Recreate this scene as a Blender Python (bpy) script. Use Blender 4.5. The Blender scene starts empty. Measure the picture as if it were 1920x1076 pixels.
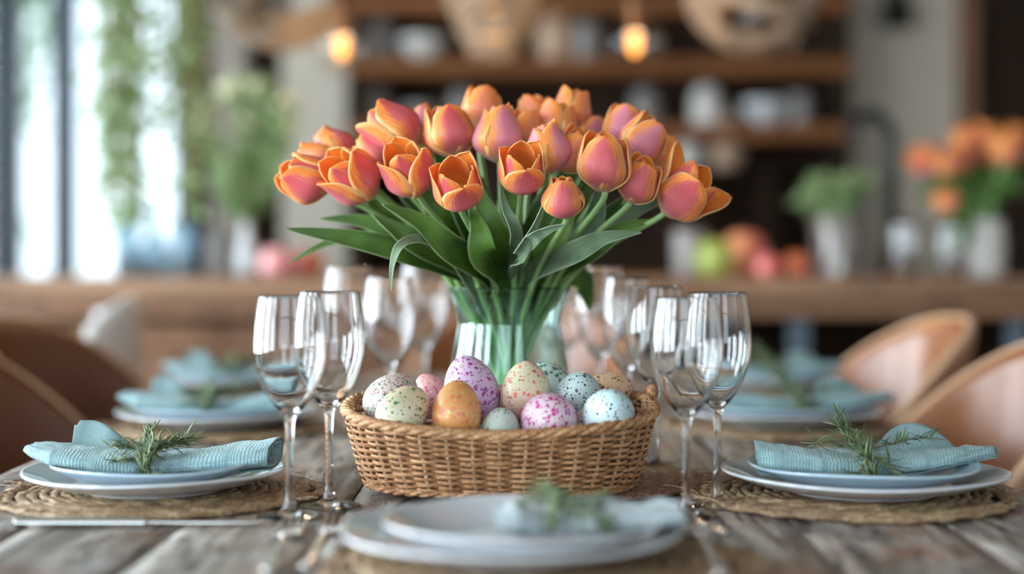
import bpy, bmesh, math, random
from mathutils import Vector, Matrix, Euler, noise as mnoise
R = random.Random(7)
PI = math.pi
S = bpy.context.scene
COL = S.collection
F = 2900.0                      # focal length in pixels of the 1920 px wide frame
EYE = 1.0
def P(px, py, D):               # photo pixel + distance -> point in the room
    return Vector(((px-960)*D/F, D, EYE-(py-490)*D/F))
TZ = 0.75                       # table top
CZ = 0.955                      # counter top

# ------------------------------------------------------------------ camera, sky, lights, exposure
cam = bpy.data.cameras.new('camera'); camo = bpy.data.objects.new('camera', cam); COL.objects.link(camo)
camo.location = (0, 0, EYE); camo.rotation_euler = (PI/2, 0, 0)
cam.sensor_width = 36; cam.lens = F/1920*36; cam.shift_y = -48/1920
cam.clip_start = 0.05; cam.clip_end = 200
cam.dof.use_dof = True; cam.dof.focus_distance = 1.68; cam.dof.aperture_fstop = 1.28
S.camera = camo
S.view_settings.view_transform = 'Standard'; S.view_settings.look = 'None'
S.view_settings.gamma = 1; S.view_settings.use_curve_mapping = False
S.view_settings.exposure = 0.44

world = bpy.data.worlds.new('world'); S.world = world; world.use_nodes = True
wt = world.node_tree; wt.nodes.clear()
wo = wt.nodes.new('ShaderNodeOutputWorld'); wb = wt.nodes.new('ShaderNodeBackground')
tc = wt.nodes.new('ShaderNodeTexCoord'); sp = wt.nodes.new('ShaderNodeSeparateXYZ'); cr = wt.nodes.new('ShaderNodeValToRGB')
cr.color_ramp.elements[0].position = 0.0; cr.color_ramp.elements[0].color = (0.80, 0.93, 1.0, 1)
cr.color_ramp.elements[1].position = 0.6; cr.color_ramp.elements[1].color = (0.62, 0.80, 1.0, 1)
wt.links.new(tc.outputs['Generated'], sp.inputs[0]); wt.links.new(sp.outputs['Z'], cr.inputs[0])
wt.links.new(cr.outputs[0], wb.inputs['Color']); wb.inputs['Strength'].default_value = 1.9
wt.links.new(wb.outputs[0], wo.inputs[0])

def area(name, loc, rot, sx, sy, power, col):
    l = bpy.data.lights.new(name, 'AREA'); l.shape = 'RECTANGLE'; l.size = sx; l.size_y = sy
    l.energy = power; l.color = col
    o = bpy.data.objects.new(name, l); COL.objects.link(o); o.location = loc; o.rotation_euler = rot
    return o
DAY = (0.86, 0.94, 1.0)
WIN_L = [(-1.9, -0.7), (-0.2, 1.0), (1.5, 2.7), (3.2, 4.4)]       # window openings of the left wall (y from, y to)
for (y0, y1) in WIN_L:
    area('daylight', (-3.42, (y0+y1)/2, 1.6), (0, -PI/2, 0), 2.2, y1-y0, 150, DAY)
area('daylight', (-0.9, -2.72, 1.7), (PI/2, 0, 0), 2.4, 2.0, 34, DAY)
area('daylight', (1.9, -2.72, 1.7), (PI/2, 0, 0), 1.4, 2.0, 22, DAY)

# ------------------------------------------------------------------ node helpers
class T:
    def __init__(s, name):
        s.m = bpy.data.materials.new(name); s.m.use_nodes = True; s.t = s.m.node_tree; s.t.nodes.clear()
        s.out = s.t.nodes.new('ShaderNodeOutputMaterial')
    def n(s, typ, props=None, **inp):
        nd = s.t.nodes.new('ShaderNode'+typ)
        for k, v in (props or {}).items(): setattr(nd, k, v)
        for k, v in inp.items():
            k = k.replace('_', ' ')
            if k.isdigit() : sock = nd.inputs[int(k)]
            elif k.startswith('i') and k[1:].isdigit(): sock = nd.inputs[int(k[1:])]
            else: sock = nd.inputs[k]
            s.set(sock, v)
        return nd
    def set(s, sock, v):
        if isinstance(v, bpy.types.NodeSocket): s.t.links.new(v, sock)
        elif isinstance(v, bpy.types.Node): s.t.links.new(v.outputs[0], sock)
        else:
            if isinstance(v, tuple) and len(v) == 3 and sock.type == 'RGBA': v = v+(1,)
            sock.default_value = v
    def math(s, op, a, b=0.0, c=None, clamp=False):
        nd = s.t.nodes.new('ShaderNodeMath'); nd.operation = op; nd.use_clamp = clamp
        s.set(nd.inputs[0], a); s.set(nd.inputs[1], b)
        if c is not None: s.set(nd.inputs[2], c)
        return nd.outputs[0]
    def mix(s, f, a, b, blend='MIX'):
        nd = s.t.nodes.new('ShaderNodeMix'); nd.data_type = 'RGBA'; nd.blend_type = blend
        s.set(nd.inputs[0], f); s.set(nd.inputs[6], a); s.set(nd.inputs[7], b)
        return nd.outputs[2]
    def ramp(s, f, stops):
        nd = s.t.nodes.new('ShaderNodeValToRGB'); e = nd.color_ramp.elements
        while len(e) < len(stops): e.new(0.5)
        for i, (p, c) in enumerate(stops):
            e[i].position = p; e[i].color = (c+(1,)) if len(c) == 3 else c
        s.set(nd.inputs[0], f); return nd.outputs[0]
    def step(s, f, lo, hi):
        nd = s.t.nodes.new('ShaderNodeMapRange'); nd.interpolation_type = 'SMOOTHSTEP'
        s.set(nd.inputs[0], f); s.set(nd.inputs[1], lo); s.set(nd.inputs[2], hi); return nd.outputs[0]
    def coord(s, kind='Object', scale=(1, 1, 1), loc=(0, 0, 0), per_object=False):
        c = s.t.nodes.new('ShaderNodeTexCoord').outputs[kind]
        if per_object:
            oi = s.t.nodes.new('ShaderNodeObjectInfo')
            v = s.t.nodes.new('ShaderNodeVectorMath'); v.operation = 'SCALE'
            cb = s.t.nodes.new('ShaderNodeCombineXYZ')
            for i in range(3): s.t.links.new(oi.outputs['Random'], cb.inputs[i])
            s.t.links.new(cb.outputs[0], v.inputs[0]); v.inputs['Scale'].default_value = 37.0
            a = s.t.nodes.new('ShaderNodeVectorMath'); a.operation = 'ADD'
            s.t.links.new(c, a.inputs[0]); s.t.links.new(v.outputs[0], a.inputs[1]); c = a.outputs[0]
        mp = s.t.nodes.new('ShaderNodeMapping'); s.t.links.new(c, mp.inputs[0])
        mp.inputs['Scale'].default_value = scale; mp.inputs['Location'].default_value = loc
        return mp.outputs[0]
    def noise(s, vec, scale, detail=4, rough=0.55, dist=0.0):
        return s.n('TexNoise', None, Vector=vec, Scale=scale, Detail=detail, Roughness=rough, Distortion=dist).outputs['Fac']
    def bump(s, h, strength=0.3, dist=0.001):
        return s.n('Bump', None, Height=h, Strength=strength, Distance=dist).outputs[0]
    def bsdf(s, **inp):
        b = s.n('BsdfPrincipled', None, **inp); return b
    def finish(s, b):
        s.t.links.new(b.outputs[0], s.out.inputs[0]); return s.m

def simple(name, col, rough=0.5, metal=0.0, var=0.12, nscale=20, bump=0.0, bdist=0.001, **kw):
    t = T(name); v = t.coord(per_object=True)
    nz = t.noise(v, nscale)
    c = t.mix(nz, tuple(x*(1-var) for x in col), tuple(min(1, x*(1+var)) for x in col))
    args = dict(Base_Color=c, Roughness=rough, Metallic=metal)
    if bump: args['Normal'] = t.bump(nz, bump, bdist)
    args.update(kw)
    return t.finish(t.bsdf(**args))

def wood(name, stops, scale=(1, 1, 1), along='y', rough=0.55, bump=0.6, bdist=0.002, big=3.0, patch=None):
    t = T(name)
    k = {'x': (0.06, 1, 1), 'y': (1, 0.06, 1), 'z': (1, 1, 0.06)}[along]
    v = t.coord(scale=tuple(a*b for a, b in zip(k, scale)), per_object=True)
    n1 = t.noise(v, 60, 6, 0.65, 0.6); n2 = t.noise(v, 14, 5, 0.6, 1.2); n3 = t.noise(v, 220, 3, 0.6)
    f = t.math('ADD', t.math('MULTIPLY', n1, 0.5), t.math('MULTIPLY', n2, 0.5))
    c = t.ramp(f, stops)
    vb = t.coord(per_object=True)
    nb = t.noise(vb, big, 4, 0.6, 0.5)
    if patch: c = t.mix(t.step(nb, 0.42, 0.68), c, t.mix(0.75, c, patch, 'MIX'))
    crack = t.step(n1, 0.36, 0.45)
    c = t.mix(crack, t.mix(1.0, c, (0.35, 0.3, 0.27), 'MULTIPLY'), c)
    h = t.math('ADD', t.math('MULTIPLY', crack, 0.8), t.math('ADD', t.math('MULTIPLY', n1, 0.8), t.math('MULTIPLY', n3, 0.25)))
    r = t.math('ADD', rough-0.15, t.math('MULTIPLY', n2, 0.3))
    return t.finish(t.bsdf(Base_Color=c, Roughness=r, Normal=t.bump(h, bump, bdist), Specular_IOR_Level=.15 if rough >= .8 else .5))

def thin_glass(name, tint=(0.97, 0.99, 1.0), ior=1.5):
    t = T(name)
    bf = t.n('NewGeometry').outputs['Backfacing']
    fr = t.n('Fresnel', None, IOR=t.math('ADD', t.math('MULTIPLY', bf, 1/ior-ior), ior))
    tr = t.n('BsdfTransparent', None, Color=tint); gl = t.n('BsdfGlossy', None, Roughness=0.01, Color=(1, 1, 1))
    m = t.n('MixShader'); t.set(m.inputs[0], fr.outputs[0]); t.set(m.inputs[1], tr.outputs[0]); t.set(m.inputs[2], gl.outputs[0])
    return t.finish(m)
def real_glass(name, tint=(1, 1, 1), ior=1.48, rough=0.0):
    t = T(name); return t.finish(t.n('BsdfGlass', None, Color=tint, IOR=ior, Roughness=rough))
def emit(name, col, st):
    t = T(name); return t.finish(t.n('Emission', None, Color=col, Strength=st))

# ------------------------------------------------------------------ mesh helpers
def mesh(name, verts, faces, mat=None, smooth=True, uvs=None, fmats=None):
    me = bpy.data.meshes.new(name)
    me.from_pydata([tuple(v) for v in verts], [], faces); me.update()
    mats = mat if isinstance(mat, (list, tuple)) else ([mat] if mat else [])
    for m in mats: me.materials.append(m)
    if smooth: me.polygons.foreach_set('use_smooth', [True]*len(me.polygons))
    if fmats: me.polygons.foreach_set('material_index', fmats)
    if uvs is not None:
        l = me.uv_layers.new(name='UVMap'); idx = [0]*len(me.loops); me.loops.foreach_get('vertex_index', idx)
        fl = []
        for i in idx: fl += uvs[i]
        l.data.foreach_set('uv', fl)
    return me
def ob(name, me, parent=None, loc=None, rot=None, scale=None, mods=None, label=None, kind=None):
    o = bpy.data.objects.new(name, me); COL.objects.link(o)
    if parent: o.parent = parent
    if loc is not None: o.location = loc
    if rot is not None: o.rotation_euler = rot
    if scale is not None: o.scale = scale if not isinstance(scale, (int, float)) else (scale,)*3
    if label: o['label'] = label
    if kind: o['kind'] = kind
    return o
def tag(o, label, cat, group=None, kind=None):
    o['label'] = label; o['category'] = cat
    if group: o['group'] = group
    if kind: o['kind'] = kind
    return o
def thing(name, label, cat, loc=(0, 0, 0), rz=0.0, group=None, scale=None):
    o = bpy.data.objects.new(name, None); COL.objects.link(o); o.empty_display_size = 0.05
    o.location = loc; o.rotation_euler = (0, 0, rz)
    if scale: o.scale = (scale,)*3
    return tag(o, label, cat, group)
def struct(name, me, parent=None, **k):
    o = ob(name, me, parent, **k)
    if not parent: o['kind'] = 'structure'
    return o
def solid(o, th, offset=-1, mat_off=0, rim_off=0):
    m = o.modifiers.new('solid', 'SOLIDIFY'); m.thickness = th; m.offset = offset
    m.material_offset = mat_off; m.material_offset_rim = rim_off; return o
def subs(o, n=1):
    m = o.modifiers.new('sub', 'SUBSURF'); m.levels = n; m.render_levels = n; return o

class MB:                        # collects simple shapes in one mesh
    def __init__(s): s.v = []; s.f = []
    def add(s, vf, M=None):
        v, f = vf[0], vf[1]; b = len(s.v)
        s.v += [M @ Vector(p) for p in v] if M else [Vector(p) for p in v]
        s.f += [[i+b for i in q] for q in f]; return s
    def me(s, name, mat, smooth=True, uvs=None): return mesh(name, s.v, s.f, mat, smooth, uvs)
def box(x0, x1, y0, y1, z0, z1):
    v = [(x, y, z) for z in (z0, z1) for y in (y0, y1) for x in (x0, x1)]
    return v, [(0, 2, 3, 1), (4, 5, 7, 6), (0, 1, 5, 4), (2, 6, 7, 3), (0, 4, 6, 2), (1, 3, 7, 5)]
def bbox(x0, x1, y0, y1, z0, z1, b=0.003):     # box with chamfered edges
    bm = bmesh.new()
    v, f = box(x0, x1, y0, y1, z0, z1)
    vs = [bm.verts.new(p) for p in v]
    for q in f: bm.faces.new([vs[i] for i in q])
    bmesh.ops.bevel(bm, geom=bm.edges[:], offset=b, segments=1, affect='EDGES')
    bm.verts.index_update()
    r = ([v.co.copy() for v in bm.verts], [[v.index for v in f.verts] for f in bm.faces]); bm.free(); return r
def lathe(prof, n=40, sq=None):
    v = []; f = []; rings = []
    for (r, z) in prof:
        if r < 1e-7: rings.append([len(v)]); v.append((0, 0, z))
        else:
            rings.append(list(range(len(v), len(v)+n)))
            v += [(r*math.cos(2*PI*i/n), r*math.sin(2*PI*i/n), z) for i in range(n)]
    for a, b in zip(rings, rings[1:]):
        for i in range(n):
            j = (i+1) % n
            if len(a) == 1 and len(b) == 1: continue
            if len(a) == 1: f.append((a[0], b[j], b[i]))
            elif len(b) == 1: f.append((a[i], a[j], b[0]))
            else: f.append((a[i], a[j], b[j], b[i]))
    return v, f
def smooth_prof(pts, k=4):
    out = []
    n = len(pts)
    for i in range(n-1):
        p0 = pts[max(0, i-1)]; p1 = pts[i]; p2 = pts[i+1]; p3 = pts[min(n-1, i+2)]
        for j in range(k):
            t = j/k
            out.append(tuple(0.5*((2*p1[c])+(-p0[c]+p2[c])*t+(2*p0[c]-5*p1[c]+4*p2[c]-p3[c])*t*t+(-p0[c]+3*p1[c]-3*p2[c]+p3[c])*t**3) for c in range(len(p1))))
    out.append(tuple(pts[-1])); return out
def spline(pts, k=6):
    return [Vector(p) for p in smooth_prof([tuple(p) for p in pts], k)]
def frames(path, closed=False):
    n = len(path); fr = []; up = Vector((0, 0, 1)); prev = None
    for i in range(n):
        a = path[(i-1) % n] if (closed or i > 0) else path[i]
        b = path[(i+1) % n] if (closed or i < n-1) else path[i]
        t = (b-a)
        t = t.normalized() if t.length > 1e-9 else Vector((0, 0, 1))
        if prev is None:
            u = up if abs(t.z) < 0.9 else Vector((0, 1, 0)); s = t.cross(u).normalized()
        else:
            s = prev-t*prev.dot(t)
            s = s.normalized() if s.length > 1e-9 else t.orthogonal().normalized()
        prev = s; fr.append((t, s, s.cross(t).normalized()))
    return fr
def tube(path, rad, n=8, caps=True, closed=False, flat=1.0, lobes=0, twist=0.0, lob=0.25):
    path = [Vector(p) for p in path]; fr = frames(path, closed); v = []; f = []; m = len(path)
    for i, p in enumerate(path):
        r = rad(i/(m-1)) if callable(rad) else rad
        t, s, u = fr[i]
        for j in range(n):
            a = 2*PI*j/n
            rr = r*(1+lob*math.cos(lobes*(a)+twist*i)) if lobes else r
            v.append(p+s*(math.cos(a)*rr)+u*(math.sin(a)*rr*flat))
    for i in range(m-1 if not closed else m):
        k = (i+1) % m
        for j in range(n):
            l = (j+1) % n; f.append((i*n+j, i*n+l, k*n+l, k*n+j))
    if caps and not closed:
        f.append(tuple(range(n))[::-1]); f.append(tuple((m-1)*n+j for j in range(n)))
    return v, f
def grid(fn, nu, nv):            # fn(u, v) with u, v in 0..1
    v = []; uv = []; f = []
    for i in range(nu+1):
        for j in range(nv+1):
            a, b = i/nu, j/nv; v.append(Vector(fn(a, b))); uv.append((a, b))
    for i in range(nu):
        for j in range(nv):
            a = i*(nv+1)+j; f.append((a, a+nv+1, a+nv+2, a+1))
    return v, f, uv
def lerp(a, b, t): return a+(b-a)*t
def interp(tab, x):
    if x <= tab[0][0]: return tab[0][1:]
    for a, b in zip(tab, tab[1:]):
        if x <= b[0]:
            t = (x-a[0])/(b[0]-a[0]); t = t*t*(3-2*t)
            return tuple(lerp(p, q, t) for p, q in zip(a[1:], b[1:]))
    return tab[-1][1:]

# ------------------------------------------------------------------ materials
def table_wood():
    t = T('weathered_table_wood')
    v = t.coord(scale=(1, .085, 1), per_object=True); vb = t.coord(per_object=True)
    warp = t.n('TexNoise', None, Vector=t.coord(scale=(1, .35, 1), per_object=True), Scale=9.0, Detail=2.0)
    sc = t.n('VectorMath', {'operation': 'SCALE'}); t.set(sc.inputs[0], warp.outputs['Color']); sc.inputs['Scale'].default_value = .06
    ad = t.n('VectorMath', {'operation': 'ADD'}); t.set(ad.inputs[0], v); t.set(ad.inputs[1], sc.outputs[0])
    g = t.noise(ad.outputs[0], 70, 7, .7, .4); g2 = t.noise(ad.outputs[0], 22, 5, .65, 1.0); fine = t.noise(ad.outputs[0], 300, 3, .6)
    big = t.noise(vb, 7, 4, .6, .6)
    f = t.math('ADD', t.math('MULTIPLY', g, .55), t.math('MULTIPLY', g2, .45))
    c = t.ramp(f, [(.36, (.045, .035, .03)), (.46, (.17, .145, .125)), (.54, (.33, .30, .265)), (.66, (.55, .52, .48))])
    c = t.mix(t.math('MULTIPLY', t.step(big, .46, .66), .75), c, t.mix(1.0, c, (.80, .42, .24), 'MULTIPLY'))
    c = t.mix(t.math('MULTIPLY', t.step(t.noise(vb, 16, 3, .6), .56, .70), .5), c, (.50, .50, .48))
    crack = t.step(g, .37, .43)
    c = t.mix(crack, (.03, .022, .018), c)
    h = t.math('ADD', t.math('MULTIPLY', crack, .9), t.math('ADD', t.math('MULTIPLY', f, 1.1), t.math('MULTIPLY', fine, .3)))
    return t.finish(t.bsdf(Base_Color=c, Roughness=t.math('ADD', .30, t.math('MULTIPLY', g2, .35)), Normal=t.bump(h, .9, .003)))
M_table = table_wood()
M_counter = wood('counter_wood', [(0.3, (0.12, 0.055, 0.026)), (0.5, (0.27, 0.145, 0.075)), (0.7, (0.42, 0.25, 0.145))], along='x', rough=0.4, bump=0.3)
M_panel = wood('brown_panel_wood', [(0.3, (0.13, 0.055, 0.022)), (0.5, (0.24, 0.11, 0.05)), (0.7, (0.34, 0.17, 0.08))], along='z', rough=0.45, bump=0.3)
M_shelf = wood('shelf_wood', [(0.3, (0.12, 0.045, 0.016)), (0.5, (0.22, 0.09, 0.035)), (0.7, (0.30, 0.13, 0.055))], along='x', rough=0.8, bump=0.2)
M_darkwood = wood('dark_wood', [(0.3, (0.014, 0.009, 0.006)), (0.5, (0.028, 0.016, 0.010)), (0.7, (0.048, 0.026, 0.015))], along='z', rough=0.9, bump=0.2)
M_floor = wood('floor_wood', [(0.3, (0.08, 0.045, 0.025)), (0.5, (0.16, 0.09, 0.055)), (0.7, (0.24, 0.15, 0.09))], rough=0.4, bump=0.2)
M_plaster = simple('greige_plaster', (0.60, 0.55, 0.46), 0.9, var=0.12, nscale=4, bump=0.2, bdist=0.004)
M_taupe = simple('taupe_plaster', (0.40, 0.345, 0.305), 0.9, var=0.15, nscale=3, bump=0.2, bdist=0.004)
M_white = simple('rough_brown_plaster', (0.30, 0.27, 0.24), 0.9, var=0.05, nscale=3)
M_ceil = simple('ceiling_paint', (0.22, 0.19, 0.16), 0.9, var=0.05, nscale=3)
M_steel = simple('dark_frame_metal', (0.035, 0.045, 0.055), 0.4, 0.4)
M_bluesteel = simple('blue_grey_frame_metal', (0.09, 0.12, 0.15), 0.45, 0.2)
M_pane = thin_glass('window_glass')
M_glass = real_glass('clear_wine_glass', (1.0, 1.0, 1.0), 1.47)
M_thin = thin_glass('clear_thin_glass', (0.93, 0.975, 0.97), 1.5)
M_vase = real_glass('vase_glass', (0.90, 0.985, 0.97), 1.5)
M_water = thin_glass('vase_water', (0.90, 0.97, 0.965), 1.2)
M_chrome = simple('polished_steel', (0.78, 0.77, 0.75), 0.2, 1.0, var=0.05)
M_black = simple('black_metal', (0.02, 0.02, 0.022), 0.45, 0.5)
M_cord = simple('black_cord', (0.02, 0.018, 0.016), 0.7)
M_cer = simple('white_stoneware', (0.60, 0.63, 0.66), 0.12, var=0.04, nscale=8, Coat_Weight=0.4)
M_cerblue = simple('pale_blue_stoneware', (0.40, 0.52, 0.60), 0.14, var=0.05, nscale=8, Coat_Weight=0.4)
M_jar = simple('off_white_ceramic', (0.62, 0.60, 0.56), 0.3, var=0.06)
M_jartan = simple('tan_ceramic', (0.45, 0.30, 0.2), 0.4, var=0.1)
M_jargrey = simple('grey_ceramic', (0.24, 0.225, 0.215), 0.4, var=0.1)
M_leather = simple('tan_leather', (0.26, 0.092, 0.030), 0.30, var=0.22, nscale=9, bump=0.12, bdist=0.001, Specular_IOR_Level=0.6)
M_leather_shaded = simple('shaded_tan_leather', (0.16, 0.05, 0.016), 0.42, var=0.2, nscale=9, bump=0.12, bdist=0.001)  # tan leather of the left chairs, their shade painted in as darker colour
M_pipe = simple('pale_leather_piping', (0.58, 0.36, 0.22), 0.4, var=0.1)
M_whiteplastic = simple('white_plastic', (0.70, 0.74, 0.74), 0.3, var=0.03)

def linen(name, c1, c2, sc=420):
    t = T(name); uv = t.coord('UV')
    wob = t.n('TexNoise', None, Vector=uv, Scale=40.0, Detail=2.0).outputs['Fac']
    sx = t.n('SeparateXYZ', None, Vector=uv)
    def thread(k, n):
        ph = t.math('ADD', t.math('MULTIPLY', sx.outputs[k], n*6.2832), t.math('MULTIPLY', wob, 7.0))
        return t.math('MULTIPLY', t.math('ADD', t.math('SINE', ph), 1.0), .5)
    wx = thread(0, sc*1.0); wy = thread(1, sc*.72)
    w = t.math('POWER', t.math('MULTIPLY', wx, wy), .6)
    nz = t.noise(t.coord('Object'), 30, 4)
    base = t.mix(nz, c1, c2)
    c = t.mix(t.math('MULTIPLY', t.math('SUBTRACT', 1.0, w), 0.45), base, t.mix(1.0, base, (0.45, 0.55, 0.58), 'MULTIPLY'))
    return t.finish(t.bsdf(Base_Color=c, Roughness=0.85, Sheen_Weight=0.25, Normal=t.bump(w, 1.0, 0.0012)))
M_linen = linen('aqua_linen', (0.34, 0.55, 0.57), (0.44, 0.65, 0.66), 190)
M_linen_lit = linen('brightened_aqua_linen', (0.80, 0.90, 0.93), (0.84, 0.93, 0.96))  # aqua linen of the front napkin, bright light painted in as pale colour

def straw(name, a, b, c):
    t = T(name); v = t.coord(per_object=True)
    n1 = t.noise(v, 260, 4, 0.7, 0.5); n2 = t.noise(v, 18, 3)
    f = t.math('ADD', t.math('ADD', t.math('MULTIPLY', n1, 0.75), t.math('MULTIPLY', n2, 0.35)), t.math('MULTIPLY', t.math('SUBTRACT', t.n('ObjectInfo').outputs['Random'], .5), .10))
    col = t.ramp(f, [(0.38, a), (0.52, b), (0.70, c)])
    return t.finish(t.bsdf(Base_Color=col, Roughness=0.62, Normal=t.bump(n1, 0.6, 0.0012)))
M_mat = straw('seagrass_straw', (0.08, 0.04, 0.02), (0.27, 0.165, 0.085), (0.58, 0.43, 0.26))
M_matred = straw('brown_seagrass', (0.07, 0.03, 0.015), (0.20, 0.10, 0.05), (0.40, 0.25, 0.14))
M_wick = straw('wicker_cane', (0.10, 0.036, 0.012), (0.32, 0.145, 0.056), (0.62, 0.36, 0.18))
M_stake = straw('wicker_stake', (0.22, 0.11, 0.05), (0.5, 0.30, 0.16), (0.7, 0.5, 0.3))
M_hay = straw('dark_hay', (0.03, 0.015, 0.008), (0.09, 0.045, 0.02), (0.2, 0.11, 0.05))
M_rattan = straw('rattan', (0.13, 0.09, 0.06), (0.28, 0.20, 0.14), (0.46, 0.36, 0.26))

def leafmat(name, c1, c2, vein=(0.3, 0.42, 0.2), trans=0.18, rough=0.42):
    t = T(name); uv = t.coord('UV', (1, 1, 1)); o = t.coord(per_object=True)
    st = t.noise(t.coord('UV', (26, 1.2, 1)), 3, 4, 0.6)
    nz = t.noise(o, 14, 3)
    f = t.math('ADD', t.math('MULTIPLY', st, 0.6), t.math('MULTIPLY', nz, 0.5))
    c = t.mix(t.step(f, 0.40, 0.68), c1, c2)
    sx = t.n('SeparateXYZ', None, Vector=uv)
    mid = t.math('ABSOLUTE', t.math('SUBTRACT', sx.outputs[0], 0.5))
    c = t.mix(t.step(mid, 0.46, 0.5), c, vein)
    b = t.bsdf(Base_Color=c, Roughness=rough, Normal=t.bump(st, 0.6, 0.0015))
    tr = t.n('BsdfTranslucent', None, Color=c); m = t.n('MixShader'); m.inputs[0].default_value = trans
    t.t.links.new(b.outputs[0], m.inputs[1]); t.t.links.new(tr.outputs[0], m.inputs[2]); return t.finish(m)
M_leaf = leafmat('tulip_leaf', (0.028, 0.085, 0.010), (0.13, 0.27, 0.035))
M_leaf2 = leafmat('blue_green_leaf', (0.07, 0.14, 0.06), (0.23, 0.34, 0.20), (0.42, 0.5, 0.36), rough=0.5)
M_stem = simple('tulip_stem_green', (0.25, 0.42, 0.15), 0.4, var=0.2, nscale=30)
M_rose = simple('rosemary_needle', (0.075, 0.12, 0.045), 0.55, var=0.45, nscale=60)
M_rosel = simple('rosemary_light', (0.22, 0.28, 0.14), 0.55, var=0.3, nscale=60)
M_twig = simple('twig', (0.2, 0.13, 0.07), 0.8)
M_fol = leafmat('pale_foliage', (0.16, 0.27, 0.08), (0.35, 0.45, 0.2), trans=0.45)
M_fol2 = leafmat('fresh_green_foliage', (0.07, 0.19, 0.03), (0.16, 0.33, 0.07), trans=0.35)
M_fold = leafmat('dark_foliage', (0.02, 0.05, 0.01), (0.07, 0.12, 0.03), trans=0.2)
M_frost = real_glass('frosted_blue_glass', (0.86, 0.95, 1.0), 1.45, 0.35)
M_blossom = simple('white_blossom', (0.70, 0.74, 0.52), 0.6)

def petal_mat(name, inner=False, pink=(0.60, 0.09, 0.10), mauve=False):
    t = T(name); s = t.n('SeparateXYZ', None, Vector=t.coord('UV'))
    u, v = s.outputs[0], s.outputs[1]
    a = t.math('MULTIPLY', t.math('ABSOLUTE', t.math('SUBTRACT', u, 0.5)), 2.0)      # 0 middle .. 1 margin
    streak = t.noise(t.coord('UV', (22, 1.1, 1), per_object=True), 3.0, 4, 0.6)
    soft = t.noise(t.coord('UV', (3, 2, 1), per_object=True), 2.0, 2)
    oi = t.n('ObjectInfo').outputs['Random']
    if inner:
        c = t.mix(t.math('ADD', t.math('MULTIPLY', streak, 0.7), t.math('MULTIPLY', a, 0.3)), (0.92, 0.22, 0.02), (1.0, 0.50, 0.08))
        c = t.mix(t.step(v, 0.0, 0.25), (0.75, 0.5, 0.08), c)
    else:
        c = t.mix(t.step(streak, .3, .7), (0.90, 0.22, 0.03), (1.0, 0.52, 0.12))
        w = t.math('ADD', a, t.math('ADD', t.math('MULTIPLY', t.math('SUBTRACT', streak, 0.5), 0.95), t.math('MULTIPLY', t.math('SUBTRACT', soft, 0.5), 0.5)))
        w = t.math('ADD', w, t.math('MULTIPLY', t.math('POWER', v, 4.0), 0.45))
        pk = t.mix(streak, pink, tuple(min(1, x*1.25+0.05) for x in pink))
        pk = t.mix(t.step(v, 0.35, 1.0), t.mix(0.25, pk, (0.85, 0.35, 0.4)), pk)
        c = t.mix(t.step(w, 0.38, 0.82), pk, c)
        c = t.mix(t.step(t.math('ADD', a, t.math('MULTIPLY', streak, 0.2)), 0.88, 1.1), c, (1.0, 0.72, 0.30))
        c = t.mix(t.step(v, 0.0, 0.22), (0.86, 0.62, 0.36), c)
    b = t.bsdf(Base_Color=c, Roughness=0.38, Specular_IOR_Level=0.4, Sheen_Weight=0.15, Normal=t.bump(streak, 0.3, 0.001))
    tr = t.n('BsdfTranslucent', None, Color=c); m = t.n('MixShader'); m.inputs[0].default_value = 0.40
    t.t.links.new(b.outputs[0], m.inputs[1]); t.t.links.new(tr.outputs[0], m.inputs[2]); return t.finish(m)
M_pet = petal_mat('tulip_petal_rose')
M_petm = petal_mat('tulip_petal_mauve', pink=(0.66, 0.25, 0.33))
M_peto = petal_mat('tulip_petal_orange', pink=(0.86, 0.28, 0.10))
M_petin = petal_mat('tulip_petal_inside', True)
M_stamen = simple('stamen', (0.65, 0.45, 0.06), 0.7)

def eggmat(name, base, base2, layers, axis=2, lo=-0.02, hi=0.03, rough=0.36):
    # layers: (voronoi scale, threshold, coverage, colour, distortion)
    t = T(name); oc = t.coord('Object')
    s = t.n('SeparateXYZ', None, Vector=oc)
    big = t.noise(oc, 30, 2)
    g = t.step(t.math('ADD', s.outputs[axis], t.math('MULTIPLY', t.math('SUBTRACT', big, 0.5), 0.015)), lo, hi)
    c = t.mix(g, base, base2)
    for k, (sc, thr, cov, colr, ds) in enumerate(layers):
        nz = t.n('TexNoise', None, Vector=t.coord('Object', loc=(k*3.1, k*1.7, 0)), Scale=sc*1.4, Detail=2.0)
        vm = t.n('VectorMath', {'operation': 'SCALE'}); t.set(vm.inputs[0], nz.outputs['Color']); vm.inputs['Scale'].default_value = ds/sc
        ad = t.n('VectorMath', {'operation': 'ADD'}); t.set(ad.inputs[0], t.coord('Object', loc=(k*0.37, k*0.21, k*0.11))); t.set(ad.inputs[1], vm.outputs[0])
        vo = t.n('TexVoronoi', None, Vector=ad.outputs[0], Scale=sc, Randomness=1.0)
        cs = t.n('SeparateColor', None, Color=vo.outputs['Color'])
        rad = t.math('MULTIPLY', t.math('MULTIPLY', t.math('POWER', cs.outputs[0], 1.3), thr), t.math('LESS_THAN', cs.outputs[1], cov))
        m = t.step(t.math('SUBTRACT', rad, vo.outputs['Distance']), -0.0, 0.06)
        c = t.mix(m, c, t.mix(cs.outputs[2], colr, tuple(x*0.7 for x in colr)))
    fine = t.noise(oc, 900, 2)
    return t.finish(t.bsdf(Base_Color=c, Roughness=rough, Subsurface_Weight=0.08, Subsurface_Radius=(0.004, 0.003, 0.002), Normal=t.bump(fine, 0.08, 0.0004)))

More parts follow.
